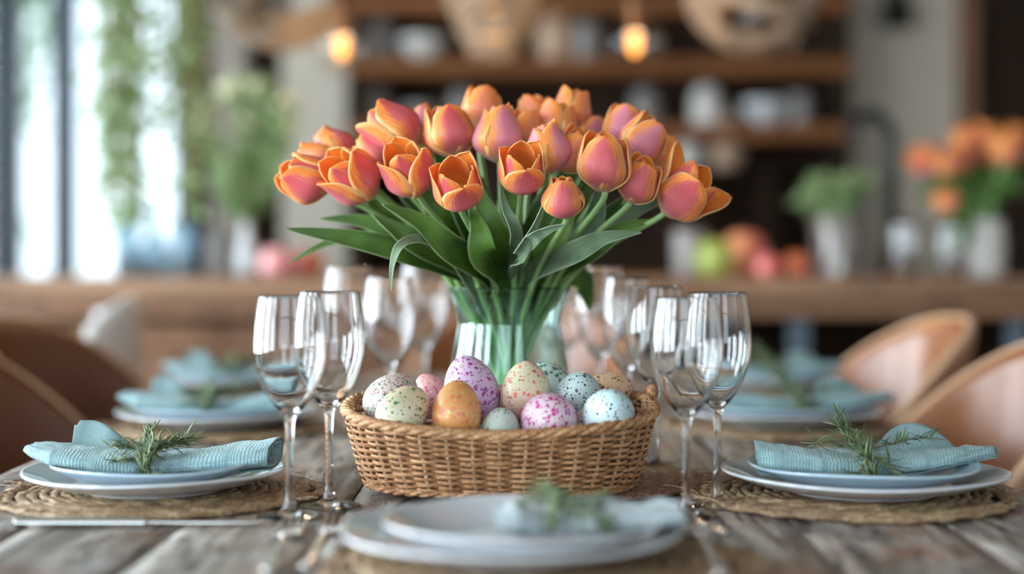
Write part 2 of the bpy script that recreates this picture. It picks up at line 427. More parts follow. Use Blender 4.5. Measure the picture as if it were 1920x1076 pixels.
# ------------------------------------------------------------------ the room
def room():
    x0, x1, y0, y1, H = -3.2, 3.0, -2.5, 6.6, 3.0
    fl = MB()
    struct('floor', MB().add(box(x0-.2, x1+.2, y0-.2, y1+.2, -0.12, -0.02)).me('floor', M_floor, False))
    fo = bpy.data.objects['floor']
    bw = 0.16; n = int((x1-x0)/bw)+1
    board = MB().add(bbox(-bw/2+.0015, bw/2-.0015, y0, y1, -0.02, 0, .002)).me('floorboard', M_floor, False)
    for i in range(n): ob('floorboard', board, fo, loc=(x0+bw*(i+.5), 0, 0))
    struct('ceiling', MB().add(box(x0-.2, x1+.2, y0-.2, y1+.2, H, H+.15)).me('ceiling', M_ceil, False))
    beam = MB().add(bbox(x0, x1, -.07, .07, H-.16, H, .01)).me('ceiling_beam', M_darkwood, False)
    for y in (-1.5, 0.2, 1.9, 3.6, 5.3): ob('ceiling_beam', beam, bpy.data.objects['ceiling'], loc=(0, y, 0))
    # left wall with openings
    w = MB(); zl, zh = 0.45, 2.7; ys = [y0]+[v for ab in WIN_L for v in ab]+[y1]
    for a, b in zip(ys[0::2], ys[1::2]): w.add(box(x0-.15, x0, a, b, 0, H))
    for a, b in WIN_L: w.add(box(x0-.15, x0, a, b, 0, zl)); w.add(box(x0-.15, x0, a, b, zh, H))
    struct('wall_left', w.me('wall_left', M_white, False))
    def window(i, axis, a, b, c, zl, zh, bars, horiz, mat):
        fr = MB()
        def seg(p0, p1, z0, z1):
            if axis == 'y': fr.add(bbox(c-.035, c+.035, p0, p1, z0, z1, .004))
            else: fr.add(bbox(p0, p1, c-.035, c+.035, z0, z1, .004))
        seg(a, a+.05, zl, zh); seg(b-.05, b, zl, zh); seg(a, b, zl, zl+.05); seg(a, b, zh-.05, zh)
        for p, wd in bars: seg(p-wd/2, p+wd/2, zl, zh)
        for z in horiz: seg(a, b, z-.02, z+.02)
        o = struct('window_%d' % i, fr.me('window_frame', mat, False))
        pn = MB(); pn.add(box(c-.003, c+.003, a, b, zl, zh) if axis == 'y' else box(a, b, c-.003, c+.003, zl, zh))
        ob('pane', pn.me('pane', M_pane, False), o)
        return o
    k = 1
    for a, b in WIN_L:
        window(k, 'y', a, b, x0-.07, zl, zh, [((a+b)/2, .05)], [1.9], M_steel); k += 1
    # wall behind the photographer, two windows
    w = MB(); zz0, zz1 = 0.6, 2.75
    for a, b in ((x0, -2.1), (.3, 1.2), (2.6, x1)): w.add(box(a, b, y0-.15, y0, 0, H))
    for a, b in ((-2.1, .3), (1.2, 2.6)): w.add(box(a, b, y0-.15, y0, 0, zz0)); w.add(box(a, b, y0-.15, y0, zz1, H))
    struct('wall_front', w.me('wall_front', M_white, False))
    window(k, 'x', -2.1, .3, y0-.07, zz0, zz1, [(-1.3, .05), (-.5, .05)], [1.9], M_steel); k += 1
    window(k, 'x', 1.2, 2.6, y0-.07, zz0, zz1, [(1.9, .05)], [1.9], M_steel); k += 1
    struct('wall_right', MB().add(box(x1, x1+.15, y0, y1, 0, H)).me('wall_right', M_taupe, False))
    # far wall: glazed on the left, plaster behind the shelves
    wx0, wx1, wz0, wz1 = -3.0, -1.40, 0.15, 2.75
    w = MB(); w.add(box(x0-.15, wx0, y1, y1+.15, 0, H)); w.add(box(wx1, x1+.15, y1, y1+.15, 0, H))
    w.add(box(wx0, wx1, y1, y1+.15, 0, wz0)); w.add(box(wx0, wx1, y1, y1+.15, wz1, H))
    struct('wall_back', w.me('wall_back', M_taupe, False))
    def X(px, D=6.6): return (px-960)*D/F
    window(k, 'x', wx0, wx1, y1+.07, wz0, wz1, [(X(112), .105), (X(4), .12), (X(232), .03)], [2.18], M_bluesteel); k += 1
    # pilasters and the paler plaster bay
    def trim(i, pxa, pxb, ya, mat, z0=0.0, z1=H):
        D = ya
        struct('trim_%d' % i, MB().add(bbox(X(pxa, D), X(pxb, D), ya, y1, z0, z1, .01)).me('trim', mat, False))
    trim(1, 340, 392, 6.50, M_darkwood)
    trim(2, 396, 462, 6.45, M_taupe)
    trim(3, 528, 652, 6.40, M_plaster)
    trim(4, 464, 526, 6.55, M_darkwood)
    trim(5, 1592, 1798, 6.45, M_plaster)
    trim(6, 1802, 1835, 6.42, M_panel)
    d = struct('door_1', MB().add(bbox(X(1838, 6.45), X(1838, 6.45)+.85, 6.45, 6.5, 0.0, 2.2, .006)).me('door', M_darkwood, False))
    for zz in (.25, 1.2):
        ob('door_panel', MB().add(bbox(X(1838, 6.45)+.12, X(1838, 6.45)+.73, 6.435, 6.455, zz, zz+.78, .01)).me('door_panel', M_darkwood, False), d)
    ob('door_handle', MB().add(tube(spline([(X(1838)+.07, 6.44, 1.0), (X(1838)+.07, 6.39, 1.0), (X(1838)+.18, 6.39, 1.0)]), .01)).me('door_handle', M_black), d)
room()

# garden outside the far window
def garden():
    t = T('lawn'); nz = t.noise(t.coord(), 3, 5)
    m = t.finish(t.bsdf(Base_Color=t.mix(nz, (0.10, 0.17, 0.06), (0.25, 0.33, 0.14)), Roughness=0.9))
    v, f, uv = grid(lambda a, b: (-14+28*a, 6.9+24*b, -0.15+0.25*mnoise.noise(Vector((a*5, b*5, 0)))), 30, 30)
    struct('ground', mesh('ground', v, f, m))
    for i, (x, y, h, r, lab) in enumerate([(-5.6, 14.5, 3.4, 1.0, 'taller leafy green tree outside the far window, beside the frame bar'),
                                 (-8.0, 21, 2.1, 1.5, 'round low green bush far out in the garden behind the glass'),
                                 (-4.3, 12.5, 4.6, .75, 'slim leafy green tree outside at the right edge of the far window')]):
        th = thing('garden_tree', lab, 'tree', (x, y, -0.1))
        ob('trunk', MB().add(tube([(0, 0, 0), (.05, 0, h*.4), (0, .05, h*.8)], lambda s: .10*(1-s*.6), 8)).me('trunk', M_twig), th)
        mb = MB(); rr = random.Random(i)
        for k in range(900):
            d = Vector((rr.gauss(0, 1), rr.gauss(0, 1), rr.gauss(0, 1))).normalized()*r*(rr.random()**.4)
            c = Vector((0, 0, h*.72))+Vector((d.x, d.y, d.z*h*.3/r))
            s = .09; a = Euler((rr.random()*6, rr.random()*6, rr.random()*6)).to_matrix()
            q = [c+a@Vector(p) for p in ((-s, 0, 0), (0, -s*.5, .02), (s, 0, 0), (0, s*.5, .02))]
            mb.add((q, [(0, 1, 2, 3)]))
        ob('foliage', mb.me('foliage', M_fol2, False), th, kind='stuff')
garden()

# ------------------------------------------------------------------ the dining table
TX0, TX1, TY0, TY1 = -0.605, 0.56, 0.98, 3.42
def table():
    t = thing('dining_table', 'long rustic dining table of weathered grey brown planks', 'table', ((TX0+TX1)/2, (TY0+TY1)/2, 0))
    cx, cy = (TX0+TX1)/2, (TY0+TY1)/2
    n = 8; w = (TX1-TX0)/n
    for i in range(n):
        rr = random.Random(50+i)
        x0 = TX0-cx+i*w+.0012; x1 = TX0-cx+(i+1)*w-.0012
        y0 = TY0-cy+rr.uniform(-.004, .004); y1 = TY1-cy+rr.uniform(-.004, .004)
        nx, ny = 8, 60; dz = rr.uniform(-.0012, 0)
        def top(a, b):
            x = lerp(x0, x1, a); y = lerp(y0, y1, b)
            e = min(a, 1-a)*(x1-x0)
            z = TZ+dz-.0016*math.exp(-e/.003)-.0006*abs(mnoise.noise(Vector((x*60+i*9, y*3, 0))))
            return (x, y, z)
        v, f, uv = grid(top, nx, ny)
        nb = len(v)
        v += [(x0, y0, TZ-.045), (x1, y0, TZ-.045), (x1, y1, TZ-.045), (x0, y1, TZ-.045)]
        g = lambda a, b: a*(ny+1)+b
        f += [tuple([g(a, 0) for a in range(nx+1)][::-1]+[nb, nb+1]), tuple([g(a, ny) for a in range(nx+1)]+[nb+2, nb+3]),
              tuple([g(0, b) for b in range(ny+1)]+[nb+3, nb]), tuple([g(nx, b) for b in range(ny+1)][::-1]+[nb+1, nb+2]), (nb, nb+3, nb+2, nb+1)]
        me = mesh('plank', v, f, M_table, True)
        for p in me.polygons:
            if len(p.vertices) > 4 or p.index == len(me.polygons)-1: p.use_smooth = False
        ob('plank', me, t)
    hx, hy = (TX1-TX0)/2, (TY1-TY0)/2
    ob('apron', MB().add(box(-hx+.09, hx-.09, -hy+.1, -hy+.13, TZ-.14, TZ-.046)).add(box(-hx+.09, hx-.09, hy-.13, hy-.1, TZ-.14, TZ-.046))
       .add(box(-hx+.09, -hx+.12, -hy+.13, hy-.13, TZ-.14, TZ-.046)).add(box(hx-.12, hx-.09, -hy+.13, hy-.13, TZ-.14, TZ-.046)).me('apron', M_panel, False), t)
    lg = MB().add(bbox(-.045, .045, -.045, .045, 0, TZ-.047, .006)).me('leg', M_panel, False)
    for sx in (-1, 1):
        for sy in (-1, 1): ob('leg', lg, t, loc=(sx*(hx-.16), sy*(hy-.17), 0))
table()

# ------------------------------------------------------------------ counter, shelves and what stands there
def counter():
    t = thing('bar_counter', 'long brown wooden bar counter across the room behind the dining table', 'counter', (0, 4.6, 0))
    L0, L1, f0, f1 = -2.6, 2.7, 4.22-4.6, 5.15-4.6
    for i in range(4):
        a = f0+(f1-f0)*i/4; b = f0+(f1-f0)*(i+1)/4
        ob('top_plank', MB().add(bbox(L0, L1, a+.001, b-.001, CZ-.055, CZ, .004)).me('top_plank', M_counter, False), t)
    ob('front_rail', MB().add(bbox(L0+.05, L1-.05, f0+.05, f0+.08, CZ-.11, CZ-.056, .003)).me('front_rail', M_panel, False), t)
    # cabinet doors on the left half
    x = -2.5; w = .42
    pm = MB().add(bbox(.004, w-.004, 0, .03, .08, CZ-.13, .004)).me('cabinet_panel', M_panel, False)
    pr = MB().add(bbox(.05, w-.05, -.012, .002, .14, CZ-.20, .006)).me('raised_field', M_panel, False)
    kb = MB().add(tube([(w-.04, -.03, .55), (w-.04, -.03, .68)], .006)).me('handle', M_black)
    for i in range(6):
        o = ob('cabinet_panel', pm, t, loc=(x+i*w, f0+.14, 0)); ob('raised_field', pr, o); ob('handle', kb, o)
    ob('back_panel', MB().add(box(L0+.1, L1-.1, f1-.12, f1-.1, .05, CZ-.06)).me('back_panel', M_darkwood, False), t)
    for px in (1497, 1712, 1905):
        xx = (px-960)*4.35/F
        ob('leg', MB().add(bbox(xx-.027, xx+.027, f0+.1, f0+.15, 0, CZ-.056, .003)).me('leg', M_bluesteel, False), t)
    ob('lower_shelf', MB().add(bbox(.08, L1-.12, f0+.18, f1-.14, .30, .33, .003)).me('lower_shelf', M_darkwood, False), t)
counter()
SHD = 6.1
def X(px, D): return (px-960)*D/F
def Z(py, D): return EYE-(py-490)*D/F
def shelves():
    t = thing('shelving_unit', 'dark open shelving unit with thick brown shelves on the far wall', 'shelf', (0, SHD, 0))
    a, b = X(655, SHD), X(1598, SHD)
    ob('back_board', MB().add(box(a, b, .36, .40, 0, 2.7)).me('back_board', M_darkwood, False), t)
    for x in (a, b-.05): ob('side_panel', MB().add(bbox(x, x+.05, .02, .40, 0, 2.7, .004)).me('side_panel', M_darkwood, False), t)
    for z in SHELF_Z:
        ob('shelf_board', MB().add(bbox(a-.01, b+.01, 0, .36, z-.065, z, .005)).me('shelf_board', M_shelf, False), t)
    ob('base_cabinet', MB().add(bbox(a, b, .02, .36, .0, .88, .005)).me('base_cabinet', M_darkwood, False), t)
SHELF_Z = [Z(108, SHD), Z(232, SHD), .93, Z(-10, SHD)]
shelves()
JP = {
 'jar': [(0, 0), (.045, 0), (.052, .02), (.052, .10), (.036, .125), (.036, .135), (.031, .135), (.031, .122), (.047, .10), (.047, .02), (0, .01)],
 'bowl': [(0, 0), (.035, 0), (.038, .012), (.075, .045), (.09, .085), (.086, .085), (.071, .047), (.034, .018), (0, .014)],
 'vase': [(0, 0), (.035, 0), (.05, .04), (.045, .10), (.024, .15), (.022, .19), (.028, .20), (.024, .20), (.019, .19), (.02, .15), (.041, .10), (.045, .04), (0, .01)],
 'cup': [(0, 0), (.03, 0), (.038, .01), (.04, .09), (.036, .09), (.034, .012), (0, .008)],
 'pitcher': [(0, 0), (.045, 0), (.06, .05), (.055, .12), (.04, .17), (.045, .20), (.041, .20), (.036, .17), (.05, .12), (.055, .05), (0, .01)],
}
JM = {}
def lath(kind, mat, n=32):
    k = (kind, mat.name)
    if k not in JM: JM[k] = mesh(kind, *lathe(smooth_prof(JP[kind], 2), n), mat)
    return JM[k]
def shelf_item(px, wpx, zi, kind, mat, label, cat, D=SHD+.16, lid=False, handle=False, group=None):
    r = max(p[0] for p in JP[kind]); s = wpx*D/F/2/r
    t = thing({'cup': 'cup'}.get(kind, kind), label, cat, (X(px, D), D, zi), group=group, scale=s)
    ob('body', lath(kind, mat), t)
    if lid:
        ob('lid', mesh('lid', *lathe([(.036, .136), (.038, .142), (.02, .15), (.008, .152), (.009, .162), (0, .166)], 24), mat), t)
    if handle:
        r0 = .05 if kind == 'pitcher' else .038
        top = .16 if kind == 'pitcher' else .075
        ob('handle', mesh('handle', *tube(spline([(r0-.006, 0, top), (r0+.025, 0, top-.01), (r0+.022, 0, top*.45), (r0-.004, 0, top*.25)]), .005), mat), t)
    return t
s1, s2, s3 = SHELF_Z[0], SHELF_Z[1], SHELF_Z[2]
shelf_item(706, 70, s1, 'jar', M_jargrey, 'grey lidded jar at the left end of the upper shelf', 'jar', lid=True)
shelf_item(795, 92, s1, 'bowl', M_jar, 'white round bowl on the upper shelf, right of the glass bulb', 'bowl')
shelf_item(1043, 74, s1, 'jar', M_jartan, 'dull tan jar on the upper shelf between the two middle lamps', 'jar')
shelf_item(1100, 60, s1, 'cup', M_jargrey, 'small dark grey cup on the upper shelf left of the hanging bulb', 'cup')
shelf_item(930, 66, s1, 'cup', M_jartan, 'tan cup on the upper shelf under the middle woven lamp', 'cup')
shelf_item(702, 60, s2, 'jar', M_jargrey, 'grey jar at the left end of the middle shelf', 'jar')
shelf_item(790, 78, s2, 'bowl', M_jargrey, 'grey bowl on the middle shelf behind the tulips', 'bowl')
shelf_item(868, 52, s2, 'jar', M_jargrey, 'grey jar on the middle shelf just above the tulips', 'jar')
shelf_item(1325, 58, s2, 'jar', M_jar, 'off-white jar on the middle shelf, right of the tulips', 'jar')
shelf_item(1437, 96, s2, 'bowl', M_cer, 'bright white bowl on the middle shelf under the right woven lamp', 'bowl')
shelf_item(1500, 50, s2, 'cup', M_jargrey, 'small grey cup at the right end of the middle shelf', 'cup')
shelf_item(1210, 54, s2, 'jar', M_jargrey, 'grey jar on the middle shelf under the hanging bulb', 'jar')
shelf_item(1362, 60, Z(318, 6.26), 'pitcher', M_jartan, 'tan jug high on the small stand below the middle shelf', 'jug', handle=True)
def stand():
    D = 6.26; z = Z(318, D)
    t = thing('display_stand', 'dark wooden stand carrying two jars on the base cabinet', 'stand', (X(1345, D), D, .881))
    ob('top', MB().add(bbox(-.16, .22, -.1, .1, z-.881-.02, z-.881, .003)).me('top', M_darkwood, False), t)
    for x in (-.14, .19): ob('leg', MB().add(bbox(x, x+.02, -.09, .09, 0, z-.901, .002)).me('leg', M_darkwood, False), t)
stand()
shelf_item(1290, 54, Z(318, 6.26), 'jar', M_jar, 'pale jar on the small stand, left of the tan jug', 'jar')

# counter things
def on_counter(px, wpx, kind, mat, label, cat, D=4.45, zs=1.0, name=None, **k):
    r = max(p[0] for p in JP[kind]); s = wpx*D/F/2/r
    t = thing(name or kind, label, cat, (X(px, D), D, CZ), group=k.get('group'), scale=s)
    ob('body', lath(kind, mat), t, scale=(1, 1, zs))
    return t
JP['tumbler'] = [(0, 0), (.032, 0), (.036, .01), (.038, .13), (.0365, .13), (.034, .014), (0, .012)]
JP['carafe'] = [(0, 0), (.045, 0), (.05, .03), (.044, .09), (.018, .14), (.016, .20), (.022, .22), (.0205, .22), (.0145, .20), (.0165, .14), (.042, .09), (.047, .03), (0, .01)]
on_counter(238, 48, 'tumbler', M_frost, 'clear glass tumbler on the counter by the window, leftmost', 'glass', 4.5, 1.35, 'tumbler')
on_counter(290, 60, 'carafe', M_frost, 'clear glass carafe on the counter near the window', 'carafe', 4.55, 1.0)
on_counter(342, 46, 'tumbler', M_frost, 'clear tumbler on the counter just right of the carafe', 'glass', 4.42, 1.2)
on_counter(408, 44, 'tumbler', M_jargrey, 'dull grey beaker on the counter left of the white bottle vase', 'cup', 4.6, 1.0)
on_counter(1294, 64, 'cup', M_jargrey, 'grey mug on the counter just right of the tulip bouquet', 'mug', 4.5, 1.1, 'mug')
on_counter(1694, 60, 'tumbler', M_glass, 'clear tumbler on the counter, left of the two by the orange tulips', 'glass', 4.4, .95)
on_counter(1782, 58, 'tumbler', M_glass, 'clear tumbler close in front of the tulip vase on the counter', 'glass', 4.36, .95)
def fruit(px, wpx, col1, col2, label, D=4.45, fl=.92, cat='fruit', name='apple', dx=0):
    r = wpx*D/F/2
    t = T('fruit_skin'); s = t.n('SeparateXYZ', None, Vector=t.coord('Object'))
    f = t.step(t.math('ADD', s.outputs[0], t.math('MULTIPLY', t.math('SUBTRACT', t.noise(t.coord('Object'), 25, 3), .5), r)), -r*.5, r*.6)
    m = t.finish(t.bsdf(Base_Color=t.mix(f, col1, col2), Roughness=0.35))
    pr = [(0, .12), (.25, .02), (.6, .05), (.92, .4), (1, .85), (.9, 1.35), (.6, 1.72), (.3, 1.8), (.1, 1.72), (0, 1.62)]
    th = thing(name, label, cat, (X(px, D), D, CZ), scale=r)
    ob('flesh', mesh('flesh', *lathe(smooth_prof(pr, 3), 28), m), th, scale=(1, 1, fl))
    ob('stalk', mesh('stalk', *tube(spline([(0, 0, 1.5*fl), (.03, 0, 1.8*fl), (.12, 0, 2.0*fl)], 3), .04, 6), M_twig), th)
    # colours are set in real metres on the scaled mesh, so give the ramp unit range
    for nd in m.node_tree.nodes:
        if nd.bl_idname == 'ShaderNodeMapRange': nd.inputs[1].default_value = -.5; nd.inputs[2].default_value = .6
        if nd.bl_idname == 'ShaderNodeMath' and nd.operation == 'MULTIPLY' : nd.inputs[1].default_value = .8
    return th
fruit(518, 66, (.75, .38, .38), (.70, .25, .28), 'pale pink apple on the counter, left of the red one', 4.4)
fruit(580, 60, (.55, .10, .08), (.50, .16, .07), 'dark red apple on the counter behind the left tulip leaves', 4.5)
fruit(1340, 74, (.28, .36, .07), (.40, .42, .10), 'large yellow-green apple on the counter', 4.36, 1.05)
fruit(1396, 88, (.70, .30, .14), (.62, .12, .10), 'large coral red apple leaning by the green one', 4.50, 1.05)
fruit(1440, 50, (.75, .22, .20), (.65, .10, .10), 'small pink apple on the counter, right of the coral one', 4.32)
fruit(1494, 54, (.62, .17, .07), (.50, .08, .04), 'small orange-red apple on the counter, rightmost of the fruit', 4.36)

def leafquad(c, d, n, L, W):     # folded little leaf from c along d
    d = d.normalized(); s = d.cross(n).normalized(); n = s.cross(d)
    return [c, c+d*L*.45-s*W+n*L*.06, c+d*L*.5, c+d*L*.45+s*W+n*L*.06, c+d*L-n*L*.08], [(0, 2, 1), (0, 3, 2), (1, 2, 4), (2, 3, 4)]
def rnd_dir(rr): return Vector((rr.gauss(0, 1), rr.gauss(0, 1), rr.gauss(0, 1))).normalized()

def hanging_plant():
    D = 4.0; cx = X(270, D)
    t = thing('hanging_plant', 'trailing pale green plant hanging in front of the far window', 'plant', (cx, D, 2.2))
    ob('pot', mesh('pot', *lathe(smooth_prof([(0, 0), (.09, 0), (.13, .06), (.15, .16), (.14, .16), (.12, .07), (0, .02)], 3), 28), M_jartan), t)
    for k in range(3):
        a = k*2*PI/3; ob('cord', mesh('cord', *tube([(.145*math.cos(a), .145*math.sin(a), .155), (0, 0, .6), (0, 0, .80)], .003, 5), M_cord), t)
    rr = random.Random(3)
    for i in range(34):
        tx = X(rr.choice([205, 222, 240, 262, 285, 305, 322, 338, 352, 362]) + rr.uniform(-12, 12), D)-cx; ty = rr.uniform(-.2, .2)
        zb = Z(rr.uniform(130, 400), D)-2.2
        if i % 4 == 0: zb = Z(400, D)-2.2; tx = X(235+rr.uniform(-10, 15), D)-cx
        path = spline([(0, 0, .14), (tx*.5, ty*.5, .20), (tx*.9, ty, 0), (tx+rr.uniform(-.02, .02), ty, zb*.5), (tx+rr.uniform(-.03, .03), ty, zb)], 8)
        v = ob('vine', mesh('vine', *tube(path, .0025, 5), M_twig), t)
        mb = MB()
        for q in range(int(170*abs(zb))):
            s = rr.random(); p = path[min(len(path)-1, int(s*len(path)))]+Vector((rr.gauss(0, .012), rr.gauss(0, .012), rr.gauss(0, .015)))
            d = rnd_dir(rr); d.z = -abs(d.z)*.6; mb.add(leafquad(p, d, rnd_dir(rr), rr.uniform(.025, .05), rr.uniform(.008, .014)))
        ob('leaves', mb.me('leaves', M_fol if i % 3 else M_fol2, False), v, kind='stuff')
hanging_plant()

def counter_bouquet():
    D = 4.5; cx = X(462, D)
    t = thing('flower_vase', 'slim white bottle vase standing on the counter near the window', 'vase', (cx, D, CZ), scale=1.0)
    r = .5*40*D/F/.05
    ob('body', lath('vase', M_cer), t, scale=(r, r, .80))
    g = thing('flower_bunch', 'loose bunch of tall green stems with white blossoms in the bottle vase', 'flowers', (cx, D, CZ+.02))
    rr = random.Random(12)
    for i in range(16):
        a = rr.uniform(-1, 1); px = 462+a*90; top = Z(rr.uniform(140, 290)+abs(a)*20, D)-CZ-.02; tx = X(px, D)-cx; ty = rr.uniform(-.12, .12)
        path = spline([(rr.uniform(-.006, .006), 0, 0), (rr.uniform(-.006, .006), 0, .14), (tx*.35, ty*.3, top*.5), (tx, ty, top)], 7)
        st = ob('stem', mesh('stem', *tube(path, .0028, 5), M_stem), g)
        mb = MB()
        for q in range(46):
            s = rr.uniform(.38, 1); p = path[int(s*(len(path)-1))]
            d = (Vector((tx, ty, .5)).normalized()+rnd_dir(rr)*.9); mb.add(leafquad(p, d, rnd_dir(rr), rr.uniform(.04, .09), rr.uniform(.008, .015)))
        ob('leaves', mb.me('leaves', M_fol, False), st, kind='stuff')
        mb = MB()
        for q in range(7):
            p = path[-1]+rnd_dir(rr)*rr.uniform(.0, .04)
            mb.add([[(0, 0, 0)]*0, []]) if False else mb.add(lathe([(0, -.009), (.014, -.003), (.017, .006), (.004, .009), (0, .006)], 7), Matrix.Translation(p))
        if i % 3 < 2: ob('blossom', mb.me('blossom', M_blossom), st, kind='stuff')
counter_bouquet()

def herb_pot():
    D = 4.6; cx = X(1566, D)
    t = thing('herb_pot', 'silver metal pot of bushy green herbs on the counter', 'pot plant', (cx, D, CZ))
    ob('pot', mesh('pot', *lathe(smooth_prof([(0, 0), (.06, 0), (.065, .01), (.078, .17), (.082, .175), (.079, .18), (.075, .172), (.070, .15), (0, .15)], 2), 32), M_chrome), t)
    rr = random.Random(5); mb = MB(); br = MB()
    for i in range(26):
        a = rr.uniform(0, 2*PI); r = rr.uniform(.02, .13); e = Vector((r*math.cos(a), r*math.sin(a), .2+rr.uniform(.02, .10)))
        pth = spline([(r*.3*math.cos(a), r*.3*math.sin(a), .15), e*.7+Vector((0, 0, .07)), e], 5); br.add(tube(pth, .002, 4))
        for q in range(26):
            p = rr.choice(pth)+rnd_dir(rr)*.01; mb.add(leafquad(p, rnd_dir(rr)+Vector((0, 0, .4)), rnd_dir(rr), rr.uniform(.02, .045), .009))
    ob('branches', br.me('branches', M_stem), t, kind='stuff'); ob('leaves', mb.me('leaves', M_fold, False), t, kind='stuff')
    # dark gooseneck tap
    D = 4.75; t = thing('kitchen_tap', 'tall black gooseneck tap rising behind the counter', 'tap', (X(1672, D), D, CZ))
    h = Z(215, D)-CZ
    ob('spout', mesh('spout', *tube(spline([(0, 0, 0), (0, 0, h*.6), (.0, 0, h*.85), (-.03, 0, h*.97), (-.07, 0, h), (-.115, 0, h*.95), (-.125, 0, h*.86)], 6), .021, 12), M_black), t)
    ob('base', mesh('base', *lathe([(0, 0), (.045, 0), (.045, .012), (.033, .02), (.032, .09), (.021, .10)], 24), M_black), t)
    ob('lever', mesh('lever', *tube([(.02, 0, .07), (.07, -.01, .10), (.1, -.01, .14)], .007, 8), M_black), t)
herb_pot()
def wall_lamp():
    D = 6.4; t = thing('wall_sconce', 'small black lamp on the pale plaster bay at the top right', 'lamp', (X(1680, D), D, Z(25, D)))
    ob('back_plate', MB().add(bbox(-.035, .035, .02, .045, -.05, .09, .004)).me('back_plate', M_black, False), t)
    ob('shade', mesh('shade', *lathe([(.02, .10), (.06, .0), (.062, -.06), (.058, -.06), (.056, .0), (.017, .095)], 24), M_black), t, loc=(0, -.04, 0))
wall_lamp()

# ------------------------------------------------------------------ pendants
M_bulbg = thin_glass('bulb_glass', (0.97, 0.93, 0.88), 1.45)
M_fil = emit('glowing_filament', (1.0, 0.42, 0.09), 3.2)
M_brass = simple('copper_cap', (0.16, 0.07, 0.03), 0.5, 0.6)
def bulb_lamp(px, py, rpx, label, D=4.0, power=4):
    c = P(px, py, D); r = rpx*D/F
    t = thing('pendant_bulb', label, 'lamp', c)
    ob('globe', mesh('globe', *lathe(smooth_prof([(0, -r), (r*.55, -r*.84), (r*.96, -r*.3), (r*.95, r*.35), (r*.6, r*.85), (r*.32, r*1.25), (r*.28, r*1.5)], 4), 36), M_bulbg), t)
    ob('filament_core', mesh('filament_core', *lathe(smooth_prof([(0, -r*.42), (r*.17, -r*.25), (r*.22, 0), (r*.17, r*.28), (0, r*.42)], 3), 20), M_fil), t)
    ob('socket', mesh('socket', *lathe([(r*.18, r*.45), (r*.3, r*1.2), (r*.32, r*1.55), (r*.26, r*2.0), (0, r*2.05)], 20), M_brass), t)
    ob('cord', mesh('cord', *tube([(0, 0, r*2.0), (0, 0, 2.84-c.z)], .004, 6), M_cord), t)
    l = bpy.data.lights.new('bulb_light', 'POINT'); l.energy = power; l.color = (1.0, .72, .45); l.shadow_soft_size = .03
    o = bpy.data.objects.new('bulb_light', l); COL.objects.link(o); o.parent = t; o.location = (0, 0, -r*.7)
bulb_lamp(641, 90, 52, 'clear glass globe bulb glowing amber, left of the two bare bulbs')
bulb_lamp(1190, 82, 52, 'clear glass globe bulb glowing amber, right of the two bare bulbs')

def woven_lamp(px, py, rpx, hpx, label, D=4.3, seed=1, taper=False):
    c = P(px, py, D); r = rpx*D/F; h = hpx*D/F
    t = thing('woven_pendant_lamp', label, 'lamp', c); rr = random.Random(seed)
    def surf(th, v, k=1.0):                        # v: 0 bottom .. 1 top
        if taper: rad = r*(.34+.66*math.sin(min(1, v*1.15)*PI/2)); 
        else:
            a = -PI/2+.35+v*(PI-.7); rad = r*math.cos(a)
        z = -h+2*h*v if taper else h*math.sin(-PI/2+.35+v*(PI-.7))
        return Vector((rad*k*math.cos(th), rad*k*math.sin(th), z))
    if not taper:
        for i in range(26):                        # hoops standing upright, bundled into a thick ring
            tl = rr.gauss(0, .16); pn = rr.gauss(0, .20); k = rr.uniform(.80, 1.0); q = Euler((tl, 0, pn)).to_matrix()
            path = [q @ Vector((r*k*math.cos(a), .02*math.sin(2*a+i), r*k*math.sin(a))) for a in [2*PI*j/48 for j in range(48)]]
            ob('rattan_hoop', mesh('rattan_hoop', *tube(path, rr.uniform(.007, .011), 6, closed=True), M_rattan), t)
    for i in range(26 if taper else 4):            # crossing rattan hoops around the shade
        ph = rr.uniform(0, 2*PI); sw = rr.uniform(.2, .5); md = rr.choice([.28, .4, .5, .6, .7]); k = rr.uniform(.93, 1.02)
        path = [surf(a, min(1, max(0, md+sw*.5*math.sin(a+ph))), k+.01*math.sin(3*a)) for a in [2*PI*j/48 for j in range(48)]]
        ob('rattan_hoop', mesh('rattan_hoop', *tube(path, rr.uniform(.007, .011), 6, closed=True), M_rattan), t)
    for i in range(7 if taper else 0):             # thick lower rim
        path = [surf(a, .03+.05*i/7+.02*math.sin(2*a+i), 1.0) for a in [2*PI*j/48 for j in range(48)]]
        ob('rim_hoop', mesh('rim_hoop', *tube(path, .011, 6, closed=True), M_rattan), t)
    ob('bulb', mesh('bulb', *lathe(smooth_prof([(0, -.045), (.03, -.03), (.035, 0), (.02, .04), (.015, .06)], 3), 20), emit('dim_bulb', (1, .55, .25), 0.9) if taper else M_jargrey), t, loc=(0, 0, -h*.35 if not taper else -h*.5))
    ob('cord', mesh('cord', *tube([(0, 0, -h*.3), (0, 0, 2.84-c.z)], .004, 6), M_cord), t)
    l = bpy.data.lights.new('bulb_light', 'POINT'); l.energy = 0.1 if taper else 0.0; l.color = (1.0, .75, .5); l.shadow_soft_size = .04
    o = bpy.data.objects.new('bulb_light', l); COL.objects.link(o); o.parent = t; o.location = (0, 0, -h*.62)
woven_lamp(524, -38, 128, 128, 'large round woven rattan pendant lamp at the top left', seed=2)
woven_lamp(925, 0, 100, 108, 'tapering woven rattan pendant lamp above the tulips', seed=5, taper=True)
woven_lamp(1411, -28, 126, 146, 'large round woven rattan pendant lamp at the top right', seed=9)

